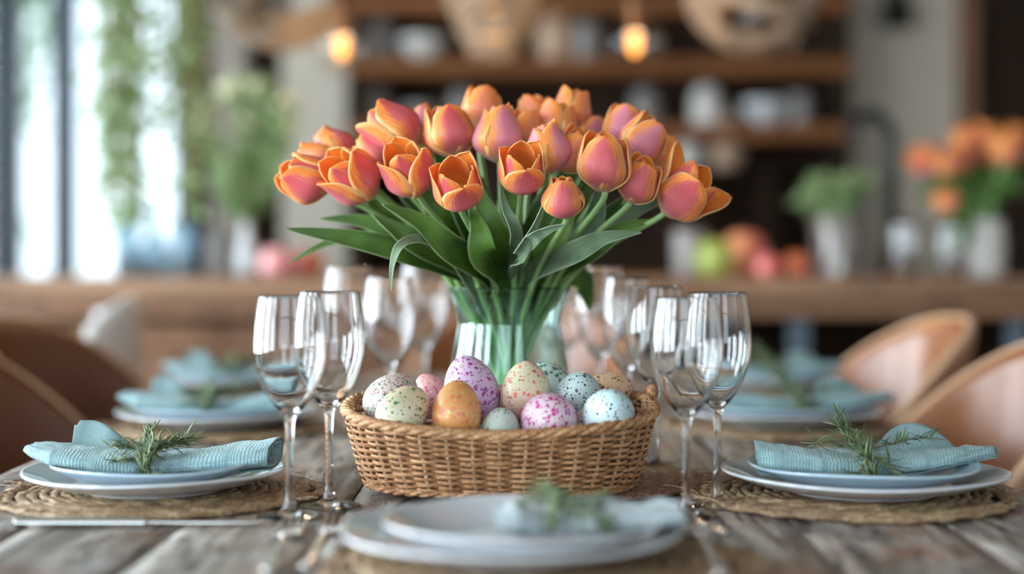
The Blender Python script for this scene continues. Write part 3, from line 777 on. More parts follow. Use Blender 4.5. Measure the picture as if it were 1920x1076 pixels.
# ------------------------------------------------------------------ chairs
CH = {}
def chair(loc, rz, label, inner=M_leather, cat='chair'):
    # faces +x when rz = 0; origin on the floor under the seat centre
    t = thing('leather_chair', label, cat, loc, rz, 'tan leather tub chairs round the table')
    def topz(a): return .885-.19*abs(a)**2.6
    def sh(a, b, k=0):
        th = a*1.35; z = lerp(.44, topz(a), b); lean = .055*b
        x = -(.21+lean)*math.cos(th)*(1.0) + .03 + .09*abs(a)**3*(1-b*.6); y = (.255+.01*b)*math.sin(th)/math.sin(1.35)
        rr = 1-.10*(1-b)**2
        return (x*rr, y*rr, z)
    key = inner.name
    if key not in CH:
        v, f, uv = grid(lambda p, q: sh(p*2-1, q), 28, 14)
        CH[key] = mesh('shell', v, f, inner, uvs=uv)
        CH['pipe'] = mesh('piping', *tube([sh(-1, b/8) for b in range(9)]+[sh(a/14, 1) for a in range(-13, 14)]+[sh(1, 1-b/8) for b in range(9)], .0095, 8), M_pipe)
        bm = MB(); pr = smooth_prof([(0, .41), (.19, .41), (.215, .43), (.215, .46), (.19, .485), (.1, .49), (0, .485)], 3); CH['seat'] = mesh('seat', *lathe(pr, 36), M_leather)
        CH['leg'] = mesh('leg', *tube([(.10, .10, .41), (.19, .19, 0)], lambda s: .012-.003*s, 8), M_black)
    o = ob('shell', CH[key], t); solid(o, .022, 0)
    ob('piping', CH['pipe'], t)
    ob('seat', CH['seat'], t, loc=(.03, 0, 0))
    for k in range(4): ob('leg', CH['leg'], t, rot=(0, 0, k*PI/2), loc=(.03, 0, 0))
    return t
chair((.665, 2.36, 0), PI+.06, 'tan leather tub chair nearest on the right, cut by the photo edge')
chair((.655, 3.04, 0), PI+.10, 'tan leather tub chair on the right, the one further from the camera')
chair((-.74, 2.40, 0), -.04, 'shade-darkened tan leather tub chair nearest on the left, cut by the photo edge', M_leather_shaded)
chair((-.80, 3.05, 0), -.16, 'tan leather tub chair on the left, the one further from the camera', M_leather_shaded)
chair((0.02, 3.70, 0), -PI/2, 'tan leather tub chair at the far head of the table, behind the vase')
def white_stool():
    # white plastic shell stools at the counter
    for i, (px, py, D, rz, lab) in enumerate([(166, 565, 3.5, 1.35, 'white plastic bar chair at the counter, nearer the window'),
                                    (268, 590, 4.05, -1.0, 'white plastic bar chair at the counter, just left of the brown cabinets')]):
        t = thing('bar_chair', lab, 'chair', (X(px, D), D, 0), rz)
        zt = Z(py-10, D)
        def sh(a, b):
            th = (a-.5)*1.9; z = lerp(.60, zt-.07*abs(a*2-1)**2, b)
            return (.15*math.sin(th)*(.75+.25*b), -.13*math.cos(th)*(.9+.12*b)+.02, z)
        v, f, uv = grid(sh, 16, 8); o = ob('backrest', mesh('backrest', v, f, M_whiteplastic if i else M_jar), t); solid(o, .014, 0)
        ob('seat', mesh('seat', *lathe(smooth_prof([(0, .59), (.15, .59), (.17, .605), (.165, .625), (0, .615)], 3), 28), M_whiteplastic), t)
        for k in range(4):
            a = PI/4+k*PI/2; ob('leg', mesh('leg', *tube([(.09*math.cos(a), .09*math.sin(a), .59), (.18*math.cos(a), .18*math.sin(a), 0)], .010, 8), M_bluesteel), t)
        ob('foot_ring', mesh('foot_ring', *tube([(.155*math.cos(k*PI/14), .155*math.sin(k*PI/14), .2) for k in range(28)], .007, 6, closed=True), M_bluesteel), t)
white_stool()

# ------------------------------------------------------------------ place settings
def rings(R0, pitch=.0115, mat=M_mat, seed=0):
    out = []; n = int(R0/pitch)
    for i in range(n):
        r = R0-pitch*(i+.5); rr = random.Random(seed*100+i)
        m = max(16, int(2*PI*r/.0035)); ph = rr.uniform(0, 6); ph2 = rr.uniform(0, 6)
        am = .0035 if i < 3 else .0012
        tw = 2*PI*round(m*.085)/m
        path = []
        for j in range(m):
            a = 2*PI*j/m
            q = r+am*math.sin(3*a+ph)+am*.6*math.sin(7*a+ph2)+.0012*mnoise.noise(Vector((40*math.cos(a)*r*4, 40*math.sin(a)*r*4, i)))
            path.append(Vector((q*math.cos(a), q*math.sin(a), .0034+.0010*mnoise.noise(Vector((math.cos(a)*r*60, math.sin(a)*r*60, i+5))))))
        out.append(mesh('braided_ring', *tube(path, .0064, 9, closed=True, flat=.5, lobes=3, twist=tw, lob=.28), mat))
    return out
MATS = {'a': rings(.172, seed=1), 'b': rings(.188, seed=2, pitch=.0118), 'red': rings(.17, mat=M_matred, seed=3)}
def placemat(cx, cy, key, label, z=TZ, rz=0.0, sc=1.0):
    t = thing('placemat', label, 'placemat', (cx, cy, z), rz, scale=sc)
    for m in MATS[key]: ob('braided_ring', m, t)
    # loose straw ends round the rim
    mb = MB(); rr = random.Random(int(abs(cx)*1000)); R0 = MATS[key][0].vertices[0].co.length
    for i in range(110):
        a = rr.uniform(0, 2*PI); r = R0-rr.uniform(0, .02); p = Vector((r*math.cos(a), r*math.sin(a), .005+rr.uniform(0, .003)))
        d = Vector((math.cos(a+rr.choice([1.2, -1.2])), math.sin(a+rr.choice([1.2, -1.2])), rr.uniform(-.1, .15)))*rr.uniform(.01, .022)
        e = p+d; e.z = max(.0008, e.z)
        mb.add(tube([p, (p+e)/2+Vector((0, 0, .001)), e], .0006, 4, caps=False))
    ob('loose_straw', mb.me('loose_straw', MATS[key][0].materials[0]), t, kind='stuff')
    return t
PL = {}
def plate_mesh(r, h, mat, key, well=.62):
    k = (key, mat.name)
    if k not in PL:
        t = .0032
        pr = [(0, 0.002), (r*.48, 0.002), (r*.50, 0), (r*.53, 0), (r*.56, .003), (r*.78, h*.42), (r*.95, h-.0035), (r-.001, h-.001), (r, h+.0008), (r-.0015, h+.0022),
              (r*.94, h-.0005), (r*.78, h*.42+t*1.1), (r*.66, .0065), (r*.56, .0050), (0, .0050)]
        v, f = lathe(smooth_prof(pr, 3), 96)
        # slightly hand made rim
        v = [(x*(1+.004*math.sin(5*math.atan2(y, x)))if (x or y) else x, y*(1+.004*math.sin(5*math.atan2(y, x))) if (x or y) else y, z+.0011*(math.hypot(x, y)/r)**4*math.sin(3*math.atan2(y, x)+1) if z > .004 or math.hypot(x,y) > r*.6 else z) for x, y, z in v]
        PL[k] = mesh(key, v, f, mat)
    return PL[k]

def napkin_mesh(kind, mat):
    k = ('nap', kind, mat.name)
    if k in PL: return PL[k]
    # sections: s, x, y centre, half depth, half height, z centre
    tabs = {
     'left': [(0, -.134, .000, .012, .004, .032), (.05, -.124, -.002, .026, .008, .030), (.18, -.098, -.006, .044, .012, .0245), (.34, -.055, -.008, .046, .0135, .0175),
              (.50, -.012, -.008, .040, .0120, .0145), (.60, .012, -.006, .029, .0105, .0145), (.70, .035, -.004, .038, .0120, .0165), (.85, .085, .000, .042, .0150, .0215), (1.0, .128, .002, .038, .0170, .0265)],
     'right': [(0, -.110, .000, .036, .0175, .0240), (.12, -.085, .000, .040, .0165, .0210), (.30, -.045, -.004, .040, .0145, .0170), (.42, -.010, -.006, .031, .0115, .0150),
               (.52, .015, -.005, .036, .0125, .0165), (.72, .065, -.002, .036, .0120, .0205), (.88, .110, .002, .022, .0085, .0255), (1.0, .146, .004, .007, .0060, .0290)],
     'front': [(0, -.060, .000, .040, .0120, .0200), (.2, -.035, .000, .044, .0160, .0210), (.42, .000, .000, .026, .0100, .0160), (.62, .045, .004, .046, .0120, .0200),
               (.85, .095, .006, .050, .0120, .0240), (1.0, .135, .006, .042, .0100, .0260)]}
    tab = tabs[kind]; seed = {'left': 1, 'right': 2, 'front': 3}[kind]
    turns = 1.85
    def fn(a, b):
        x, yc, w, h, zc = interp(tab, a)
        th = -PI*.55+b*turns*2*PI
        k = 1-.42*b
        sq = lambda c: math.copysign(abs(c)**.72, c)
        y = yc+w*k*sq(math.cos(th)); z = zc+h*k*sq(math.sin(th))
        wr = .0018*mnoise.noise(Vector((x*38, th*1.3, seed)))+.0012*mnoise.noise(Vector((x*90, th*3, seed+4)))
        if kind == 'front': wr *= 2.2
        z += wr*(1.2 if math.sin(th) > 0 else .3); y += wr*1.2
        x += .004*math.sin(th*1.0+seed)*(abs(a-.5)*2)
        return (x, y, z)
    v, f, uv = grid(fn, 90, 96)
    uv = [(a*.55, b*.75) for a, b in uv]
    # free corner of cloth standing up behind the roll
    def flap(a, b):
        if kind == 'left': x = lerp(-.100, -.030, a); hh = .036*math.sin(min(1, (1-a)*1.25+.05)*PI*.5)*(1-.0*a); z = .020+hh*b*(1.0 if a > .08 else .86); y = .032+.016*b+.004*math.sin(a*7)
        elif kind == 'right': x = lerp(.018, .130, a); hh = .034*math.sin(PI*min(1, a*1.12))**.75; z = .020+hh*b; y = .025+.030*b*math.sin(PI*a)+.003*math.sin(a*9)
        else: x = lerp(-.02, .11, a); z = .016+.020*b*math.sin(PI*a); y = .03+.03*b
        return (x, y, z)
    fv, ff, fuv = grid(flap, 24, 10); n0 = len(v)
    v += fv; f += [tuple(i+n0 for i in q) for q in ff]; uv += [(a*.3, b*.2) for a, b in fuv]
    PL[k] = mesh('napkin', v, f, mat, uvs=uv); return PL[k]
def rosemary_mesh(kind):
    k = ('ros', kind)
    if k in PL: return PL[k]
    rr = random.Random({'left': 4, 'right': 6, 'front': 8}[kind])
    st = MB(); nd = MB(); nl = MB()
    # stems drawn in the napkin's local frame: (path, needles, needle length, spread)
    if kind == 'left':
        ss = [([(.002, -.052, .006), (.000, -.048, .020), (.003, -.034, .034), (-.004, -.010, .037), (-.006, .006, .041)], 100, .024),
              ([(-.045, -.015, .036), (-.02, -.02, .036), (.01, -.02, .036), (.038, -.006, .042)], 70, .022),
              ([(.0, -.03, .034), (.018, -.016, .038), (.036, -.004, .044)], 50, .022), ([(.0, -.040, .030), (.008, -.055, .014), (.018, -.058, .008)], 26, .022),
              ([(.004, -.03, .03), (-.012, -.035, .026), (-.03, -.046, .024)], 20, .022)]
    elif kind == 'right':
        ss = [([(.004, -.052, .004), (.000, -.048, .018), (-.004, -.034, .034), (-.012, -.006, .046), (-.022, .012, .056)], 66, .030),
              ([(-.048, -.01, .040), (-.02, -.02, .037), (.01, -.02, .036), (.05, -.002, .042), (.075, .0, .044)], 48, .022),
              ([(.0, -.035, .032), (.018, -.045, .022), (.026, -.056, .006)], 16, .030), ([(.0, -.04, .030), (-.014, -.052, .012), (-.022, -.056, .006)], 16, .024)]
    else:
        ss = [([(-.004, -.04, .014), (.000, -.02, .034), (0, .0, .045), (-.01, .02, .048)], 90, .022), ([(-.04, .0, .04), (0, .0, .040), (.045, .01, .036)], 70, .028),
              ([(.0, -.01, .04), (.03, -.03, .03), (.05, -.035, .022)], 50, .028)]
    for pts, n, L in ss:
        path = spline(pts, 8); st.add(tube(path, lambda s: .0013*(1-.5*s), 6)); fr = frames(path)
        for i in range(int(n*1.5)):
            s = rr.random(); j = min(len(path)-1, int(s*len(path))); t, a, b = fr[j]
            if rr.random() < .5: t = -t if kind != 'front' and rr.random() < .45 else t
            ang = rr.uniform(0, 2*PI); side = a*math.cos(ang)+b*math.sin(ang)
            d = (t*rr.uniform(.5, 1.5)+side*rr.uniform(.35, 1.0)+Vector((0, -.1, .15))).normalized(); l = L*rr.uniform(.5, 1.15)
            p = path[j]; bend = rnd_dir(rr)*l*.12
            q = [p, p+d*l*.5+bend, p+d*l]
            if q[-1].z < .004: q[-1].z = .004
            (nd if rr.random() < .72 else nl).add(tube(q, lambda s: .00125*(1.0 if s < .9 else .3), 4, flat=.45))
    PL[k] = (st.me('stem', M_twig), nd.me('needles', M_rose), nl.me('needles', M_rosel)); return PL[k]

def setting(cx, cy, kind, where, mats='a', rc=.142, rs=.112, nap=M_linen, yaw=0.0, mat=True, napx=0.0, tilt=0, mpos=(0, 0), sal=M_cerblue, msc=1.0, naps=1.0):
    if mat: placemat(cx+mpos[0], cy+mpos[1], mats, 'round braided straw placemat '+where, rz=R.uniform(0, 6), sc=msc)
    z = TZ+.0068 if mat else TZ
    a = ob('dinner_plate', plate_mesh(.142, .021, M_cer, 'dinner_plate'), loc=(cx, cy, z), rot=(0, 0, R.uniform(0, 6)), scale=(rc/.142, rc/.142, 1))
    tag(a, 'large pale grey-white dinner plate '+where, 'plate')
    z2 = z+.0066
    b = ob('salad_plate', plate_mesh(.112, .022, sal, 'salad_plate'), loc=(cx+napx*.3, cy-.002, z2), rot=(0, 0, R.uniform(0, 6)), scale=(rs/.112, rs/.112, 1))
    tag(b, 'smaller pale blue plate stacked on the dinner plate '+where, 'plate')
    z3 = z2+.0052
    c = ob('napkin', napkin_mesh(kind, nap), loc=(cx+napx, cy, z3), rot=(0, 0, yaw), scale=naps); tag(c, 'rolled light aqua linen napkin '+where, 'napkin')
    solid(c, .0013, 0)
    t = thing('rosemary_sprig', 'green rosemary sprig tied over the napkin '+where, 'herb', (cx+napx, cy, z3), yaw, scale=naps)
    st, n1, n2 = rosemary_mesh(kind)
    ob('stem', st, t); ob('needles', n1, t, kind='stuff'); ob('needles', n2, t, kind='stuff', label='paler needles of the sprig')
D1 = 1.655
setting(X(291, D1), D1, 'left', 'at the near left place', rc=.138, rs=.1085, mpos=(0.006, 0))
setting(X(1614, D1), D1-.01, 'right', 'at the near right place', rc=.151, rs=.121, napx=-.003, mpos=(-.014, .0))
setting(X(410, 2.30), 2.30, 'left', 'at the second place on the left', rc=.150, rs=.12, napx=-.01)
setting(X(1465, 2.32), 2.32, 'right', 'at the second place on the right', rc=.150, rs=.12, napx=.02)
setting(X(440, 2.98), 2.98, 'left', 'at the third place on the left', rc=.150, rs=.12, nap=M_linen)
setting(X(1440, 3.0), 3.0, 'right', 'at the third place on the right', rc=.150, rs=.12)
setting(X(958, 1.29), 1.29, 'front', 'at the near head of the table', mats='b', rc=.142, rs=.118, nap=M_linen_lit, napx=.036, sal=M_cer, mpos=(.024, -.02), msc=.95, naps=.80)
placemat(X(985, 1.72)+.05, 1.765, 'red', 'brown braided straw mat under the egg basket and tulip vase', sc=.93)

# ------------------------------------------------------------------ cutlery
def knife(loc, rz, label, s=1.0):
    t = thing('table_knife', label, 'knife', loc, rz, scale=s)     # handle towards -x
    v, f = tube(spline([(-.115, 0, .004), (-.11, 0, .004), (-.06, 0, .0038), (0, 0, .0035), (.006, 0, .0035)], 4), lambda q: .0078+.0018*(1-q) if .05 < q < .97 else .006, 12, flat=.55)
    ob('handle', mesh('handle', v, f, M_chrome), t)
    n = 24; V = []; Fc = []
    for i in range(n+1):
        a = i/n; x = .005+.108*a; top = .0085*(1-a**5)**.5 if a < 1 else 0; lo = -.004-.006*math.sin(min(1, a*1.3)*PI*.5)*(1-a**4)
        th = .0011*(1-.6*a)
        V += [(x, lo, .0035), (x, top*.6, .0035+th), (x, top*.6, .0035-th)]
    for i in range(n):
        b = i*3
        for p, q in ((0, 1), (1, 2), (2, 0)): Fc.append((b+p, b+q, b+3+q, b+3+p))
    ob('blade', mesh('blade', V, Fc, M_chrome), t)
def fork(loc, rz, label):
    t = thing('table_fork', label, 'fork', loc, rz)                # tines towards +x
    v, f = tube(spline([(-.10, 0, .003), (-.06, 0, .004), (0, 0, .009), (.035, 0, .006), (.05, 0, .004)], 5), lambda q: lerp(.0062, .0028, min(1, q*1.6)), 10, flat=.45)
    ob('handle', mesh('handle', v, f, M_chrome), t)
    def hd(a, b): 
        w = .0032+.0100*math.sin(min(1, a*1.5)*PI*.5); x = .045+.038*a; return (x, (b*2-1)*w, .0042-.002*math.sin(a*PI)+.0012*abs(b*2-1))
    v, f, uv = grid(hd, 10, 6); o = ob('neck', mesh('neck', v, f, M_chrome), t); solid(o, .0018, 0)
    tn = [mesh('tine', *tube(spline([(.082, y, .0045), (.105, y*.98, .003), (.130, y*.94, .007)], 5), lambda q: .0018*(1-.5*q), 6), M_chrome) for y in (-.0112, -.0037, .0037, .0112)]
    for m in tn: ob('tine', m, t)
def spoon(loc, rz, label):
    t = thing('table_spoon', label, 'spoon', loc, rz)
    v, f = tube(spline([(-.11, 0, .003), (-.06, 0, .004), (0, 0, .010), (.035, 0, .0065), (.045, 0, .005)], 5), lambda q: lerp(.0062, .0026, min(1, q*1.6)), 10, flat=.45)
    ob('handle', mesh('handle', v, f, M_chrome), t)
    def bw(a, b):
        th = 2*PI*b; r = a; return (.072+.031*r*math.cos(th), .0195*r*math.sin(th)*(1+.12*math.cos(th)), .0015+.0065*r*r)
    v, f, uv = grid(bw, 8, 28); o = ob('bowl', mesh('bowl', v, f, M_chrome), t); solid(o, .0014, 0)
knife(P(262, 985, 1.462)*1.0 + Vector((0, 0, 0)), .02, 'steel table knife lying in front of the left placemat', 1.0)
bpy.data.objects['table_knife'].location.z = TZ+.0003
def ground(px, py): 
    D = EYE-TZ; D = D*F/(py-490); return Vector(((px-960)*D/F, D, TZ+.0004))
fork(Vector((-.199, 1.335, TZ+.0004)), PI/2+.05, 'steel fork left of the front plates, the outer one')
fork(Vector((-.166, 1.350, TZ+.0004)), PI/2, 'steel fork closest to the front plates on their left')
spoon(Vector((.160, 1.285, TZ+.0088)), PI/2, 'dark shining steel spoon lying right of the front plates')
knife(Vector((.176, 1.475, TZ+.0003)), PI/2+.25, 'steel knife slanting behind the spoon, by the right wine glasses', .62)

# ------------------------------------------------------------------ wine glasses
GP_foot = [(0, 0), (.0285, 0), (.0300, .0009), (.0285, .0017), (.018, .0026), (.010, .0050), (.0062, .0095)]
GP_stem = [(.0062, .0095), (.0046, .016), (.0038, .030), (.0034, .060), (.0036, .080), (.0044, .0925), (.0062, .0985)]
GP_out = [(.0062, .0985), (.0115, .1045), (.0190, .1150), (.0262, .1290), (.0314, .1450), (.0335, .1610), (.0333, .1760), (.0318, .1930), (.0300, .2060), (.0286, .2150)]
GP_in = [(.0284, .2156), (.0278, .2151), (.0291, .2060), (.0309, .1930), (.0324, .1760), (.0326, .1610), (.0305, .1450), (.0252, .1296), (.0178, .1160), (.0100, .1070), (.0045, .1040), (0, .1032)]
G = [mesh('foot', *lathe(smooth_prof(GP_foot, 4), 64), M_glass), mesh('stem', *lathe(smooth_prof(GP_stem, 4), 32), M_glass),
     mesh('bowl', *lathe(smooth_prof(GP_out, 4)+smooth_prof(GP_in, 4), 80), M_glass)]
G[0] = mesh('foot', *lathe(smooth_prof(GP_foot, 4), 32), M_glass)
G[2] = mesh('bowl', *lathe(smooth_prof(GP_out, 4)+smooth_prof(GP_in, 4), 64), M_glass)
def wine_glass(px, D, label, s=1.0, sw=1.0, group=None):
    t = thing('wine_glass', label, 'wine glass', (X(px, D), D, TZ+.0002), group=group)
    t.scale = (s*sw, s*sw, s)
    for n, m in zip(('foot', 'stem', 'bowl'), G): ob(n, m, t)
wine_glass(543, 1.515, 'clear wine glass beside the left placemat, left one of the near left pair', 1.0, 1.06)
wine_glass(617, 1.578, 'clear wine glass close to the basket, right one of the near left pair', 1.015, 1.06)
wine_glass(1287, 1.515, 'clear wine glass close to the basket, left one of the near right pair', .993, 1.06)
wine_glass(1345, 1.58, 'clear wine glass beside the right placemat, right one of the near right pair', 1.01, 1.02)
wine_glass(1228, 1.86, 'blurred clear wine glass between the basket and the right pair of glasses', 1.02, 1.1)
wine_glass(1125, 2.20, 'blurred clear wine glass behind the vase on its right side', 1.12, .95)
wine_glass(1175, 2.02, 'blurred clear wine glass behind the right end of the basket', 1.06, .9)
wine_glass(730, 2.10, 'blurred clear wine glass just left of the vase, largest of those behind the basket', 1.06, 1.0)
wine_glass(655, 2.24, 'blurred clear wine glass seen behind the left pair of glasses', 1.12, 1.0)
wine_glass(795, 2.40, 'blurred clear wine glass furthest back, left of the vase rim', 1.14, 1.0)
wine_glass(1060, 2.50, 'blurred clear wine glass furthest back, right of the vase rim', 1.05, 1.0)

# ------------------------------------------------------------------ egg basket
BX, BY = X(938, 1.69), 1.692
def basket():
    t = thing('wicker_basket', 'oval brown wicker basket heaped with speckled eggs', 'basket', (BX, BY, TZ+.0068))
    NS = 34; Hs = 21
    def plan(a, rx, ry, e=2.45):
        c, s = math.cos(a), math.sin(a); k = (abs(c)**e+abs(s)**e)**(-1/e)
        return Vector((rx*c*k, ry*s*k, 0))
    def rimz(a):
        s = math.sin(a); k = abs(math.cos(a))
        return .0665+.026*(s*.5+.5)**.8+.004*k
    def pt(a, h, off=0.0):               # h 0..1
        rx = lerp(.143, .166, h**.8)+off; ry = lerp(.107, .122, h**.8)+off
        p = plan(a, rx, ry); p.z = .003+h*(rimz(a)-.003); return p
    # even spacing of stakes along the plan
    A = [2*PI*i/720 for i in range(721)]; L = [0]
    for i in range(720): L.append(L[-1]+(pt(A[i+1], .6)-pt(A[i], .6)).length)
    def ang(u):
        u = (u % 1)*L[-1]; lo, hi = 0, 720
        while hi-lo > 1:
            m = (lo+hi)//2
            if L[m] <= u: lo = m
            else: hi = m
        return lerp(A[lo], A[hi], (u-L[lo])/(L[hi]-L[lo]))
    rr = random.Random(1)
    for i in range(NS):
        a = ang((i+.5)/NS)
        o = ob('stake', mesh('stake', *tube([pt(a+rr.uniform(-.004, .004), h/8*.97) for h in range(9)], .0020, 6), M_stake), t)
    sub = 10; N = NS*sub
    for j in range(Hs):
        h = (j+.6)/Hs*.93; ph = rr.uniform(0, 6); r0 = .0026
        for half in (0, 1):              # every row is a pair of canes lying side by side
            path = []
            for i in range(N):
                u = i/N; a = ang(u); w = math.cos(PI*(u*NS)+(0 if j % 2 else PI)+PI/2*0)
                # passes in front of one stake and behind the next
                off = .0048*math.copysign(abs(math.sin(PI*(u*NS)+(0 if j % 2 else PI)))**.7, math.sin(PI*(u*NS)+(0 if j % 2 else PI)))
                jz = .019*mnoise.noise(Vector((u*26+ph, j*1.7, half)))+(.0075 if half else -.0075)
                path.append(pt(a, max(.01, h+jz), off+.0006*mnoise.noise(Vector((u*60, j, half*3)))))
            ob('weaver_cane', mesh('weaver_cane', *tube(path, lambda s: .00155, 6, closed=True, flat=.8), M_wick), t)
    # braided rim
    def rimtube(k, amp, r, dz, turns):
        path = []
        for i in range(360):
            a = ang(i/360); p = pt(a, 1.0, .0012); q = PI*2*turns*i/360+k*2*PI/4
            n = plan(a, 1, 1).normalized()
            path.append(p+n*amp*math.cos(q)+Vector((0, 0, dz+amp*.7*math.sin(q))))
        return mesh('rim_cane', *tube(path, r, 7, closed=True), M_wick)
    for k in range(4): ob('rim_cane', rimtube(k, .0042, .0032, .000, 15), t)
    # foot braid
    for k in range(3):
        path = []
        for i in range(300):
            a = ang(i/300); p = pt(a, 0.0, .0020); q = 2*PI*17*i/300+k*2*PI/3; n = plan(a, 1, 1).normalized()
            path.append(p+n*.0025*math.cos(q)+Vector((0, 0, .0012+.0022*math.sin(q))))
        ob('foot_cane', mesh('foot_cane', *tube(path, .0022, 6, closed=True), M_wick), t)
    # base and hay bed
    v, f, uv = grid(lambda a, b: tuple(plan(2*PI*a, .14*b+1e-4, .10*b+1e-4)+Vector((0, 0, .002))), 48, 6); ob('woven_base', mesh('woven_base', v, f, M_wick), t)
    mb = MB()
    def hay(a, b):
        p = plan(2*PI*a, .150*b+1e-4, .108*b+1e-4); p.z = .040+.006*mnoise.noise(p*60)-.012*b**4; return tuple(p)
    v, f, uv = grid(hay, 60, 14); mb.add((v, f))
    for i in range(420):
        a = rr.uniform(0, 2*PI); b = rr.random()**.5; p = plan(a, .145*b, .103*b); p.z = .042+rr.uniform(0, .006); d = rnd_dir(rr)*rr.uniform(.008, .02); d.z *= .25
        q = p+d; mb.add(tube([p-d, p+Vector((0, 0, .003)), q], .0007, 4))
    ob('hay_bed', mb.me('hay_bed', M_hay), t, kind='stuff')
    # small twisted loop handle at the right end
    for k in range(2):
        path = []
        for i in range(60):
            s = i/59; c = Vector((.158+.012*math.sin(PI*s), -.002+.07*s, .078+.022*math.sin(PI*s))); q = s*26+k*PI
            path.append(c+Vector((math.cos(q)*.0032, 0, math.sin(q)*.0032)))
        ob('loop_handle', mesh('loop_handle', *tube(path, .0036, 7), M_wick), t)
basket()

def egg_mesh():
    n = 28; pr = []
    for i in range(n+1):
        a = PI*i/n; z = -math.cos(a); r = math.sin(a)*(1-.13*z-.02*z*z)*.77
        pr.append((max(0, r) if 0 < i < n else 0, z))
    return lathe(pr, 44)
EV = egg_mesh()
def egg(px, py, D, wpx, rot, mat, label, asp=1.0, name='egg'):
    # wpx = width across the short axis
    s = wpx*D/F/2/.775*1.0
    v = [(x*s, y*s, z*s*asp) for x, y, z in EV[0]]
    o = ob('painted_egg', mesh('painted_egg', v, EV[1], mat), loc=P(px, py, D), rot=tuple(math.radians(a) for a in rot))
    tag(o, label, 'egg', 'speckled eggs in the basket'); return o
E1 = eggmat('egg_grey_pink', (.55, .54, .50), (.56, .46, .40), [(320, .60, .9, (.62, .16, .17), .6), (300, .55, .8, (.07, .22, .12), .7), (380, .5, .8, (.12, .12, .12), .8)])
E2 = eggmat('egg_cream_green', (.74, .70, .50), (.80, .66, .42), [(190, .52, .95, (.04, .26, .08), .7), (290, .48, .95, (.06, .10, .04), .9)])
E3 = eggmat('egg_rose', (.66, .30, .30), (.70, .38, .36), [(330, .6, .9, (.60, .09, .14), .6), (300, .4, .5, (.9, .7, .65), .5)])
E4 = eggmat('egg_lilac', (.62, .42, .62), (.68, .52, .66), [(200, .64, .9, (.42, .06, .38), .7), (360, .55, .95, (.24, .04, .24), .8)])
E5 = eggmat('egg_orange', (.78, .36, .12), (.64, .33, .11), [(200, .54, .7, (.88, .68, .25), .7), (170, .66, .7, (.90, .26, .12), 1.1), (320, .45, .8, (.85, .25, .10), .9)])
E6 = eggmat('egg_sage', (.46, .54, .47), (.52, .58, .50), [(260, .40, .85, (.05, .12, .07), .5), (160, .3, .3, (.5, .2, .15), .5)])
E7 = eggmat('egg_peach_sage', (.72, .45, .36), (.66, .62, .42), [(200, .58, .75, (.85, .17, .13), .6), (330, .45, .9, (.75, .22, .14), .6), (300, .35, .3, (.12, .10, .08), .6)], lo=-.03, hi=.012)
E8 = eggmat('egg_pink_magenta', (.66, .40, .55), (.70, .56, .60), [(210, .66, .95, (.60, .06, .30), .7), (340, .55, .95, (.52, .09, .38), .7)])
E9 = eggmat('egg_blue_black', (.52, .57, .68), (.46, .60, .58), [(290, .46, .95, (.015, .025, .035), .4), (360, .45, .9, (.03, .04, .06), .5), (190, .42, .4, (.10, .05, .16), .5)])
E10 = eggmat('egg_white_blue', (.62, .67, .72), (.54, .70, .72), [(235, .44, .95, (.008, .014, .022), .4), (340, .40, .85, (.02, .03, .045), .4)])
E11 = eggmat('egg_green_mottled', (.50, .60, .52), (.48, .60, .55), [(190, .7, .9, (.05, .16, .09), 1.0)])
E12 = eggmat('egg_tan_brown', (.58, .38, .22), (.66, .44, .28), [(260, .62, .9, (.13, .045, .025), .6)])
egg(733, 746, 1.688, 88, (0, 52, 15), E1, 'grey egg densely speckled pink and green, leftmost in the basket', 1.0)
egg(756, 772, 1.622, 90, (-10, 50, 25), E2, 'cream egg with green spots at the front left of the basket', 1.0)
egg(812, 742, 1.745, 70, (0, -30, 0), E3, 'small rose pink speckled egg, far back behind the cream and orange ones')
egg(883, 731, 1.698, 104, (-14, -16, 0), E4, 'large lilac egg with purple spots, topmost in the heap', 1.0)
egg(856, 771, 1.624, 93, (-4, 2, 0), E5, 'upright orange egg with yellow and red spots', .98)
egg(938, 806, 1.628, 76, (20, 8, 0), E6, 'small sage green egg low between the orange and pink ones', .9)
egg(986, 734, 1.688, 96, (-8, 3, 0), E7, 'upright sage and peach egg with coral spots in the middle', .93)
egg(1031, 789, 1.628, 108, (75, 0, 10), E8, 'round pale pink egg with magenta spots at the front', .86)
egg(1085, 744, 1.694, 90, (40, 12, 0), E9, 'grey-blue egg with fine black dots, behind the white-blue one', .92)
egg(1142, 777, 1.624, 98, (60, 28, 0), E10, 'pale white-blue egg with black dots at the front right', .95)
egg(1034, 724, 1.755, 80, (10, -30, 0), E11, 'pale green mottled egg, far back behind the peach one')
egg(1140, 735, 1.755, 76, (0, 70, 0), E12, 'tan egg with dense brown speckles at the back right', 1.0)
egg(1098, 798, 1.650, 60, (0, 20, 0), eggmat('egg_beige', (.6, .45, .36), (.62, .5, .42), [(200, .4, .6, (.1, .05, .03), .6)]), 'small beige egg low between the pink and white-blue ones', .9)

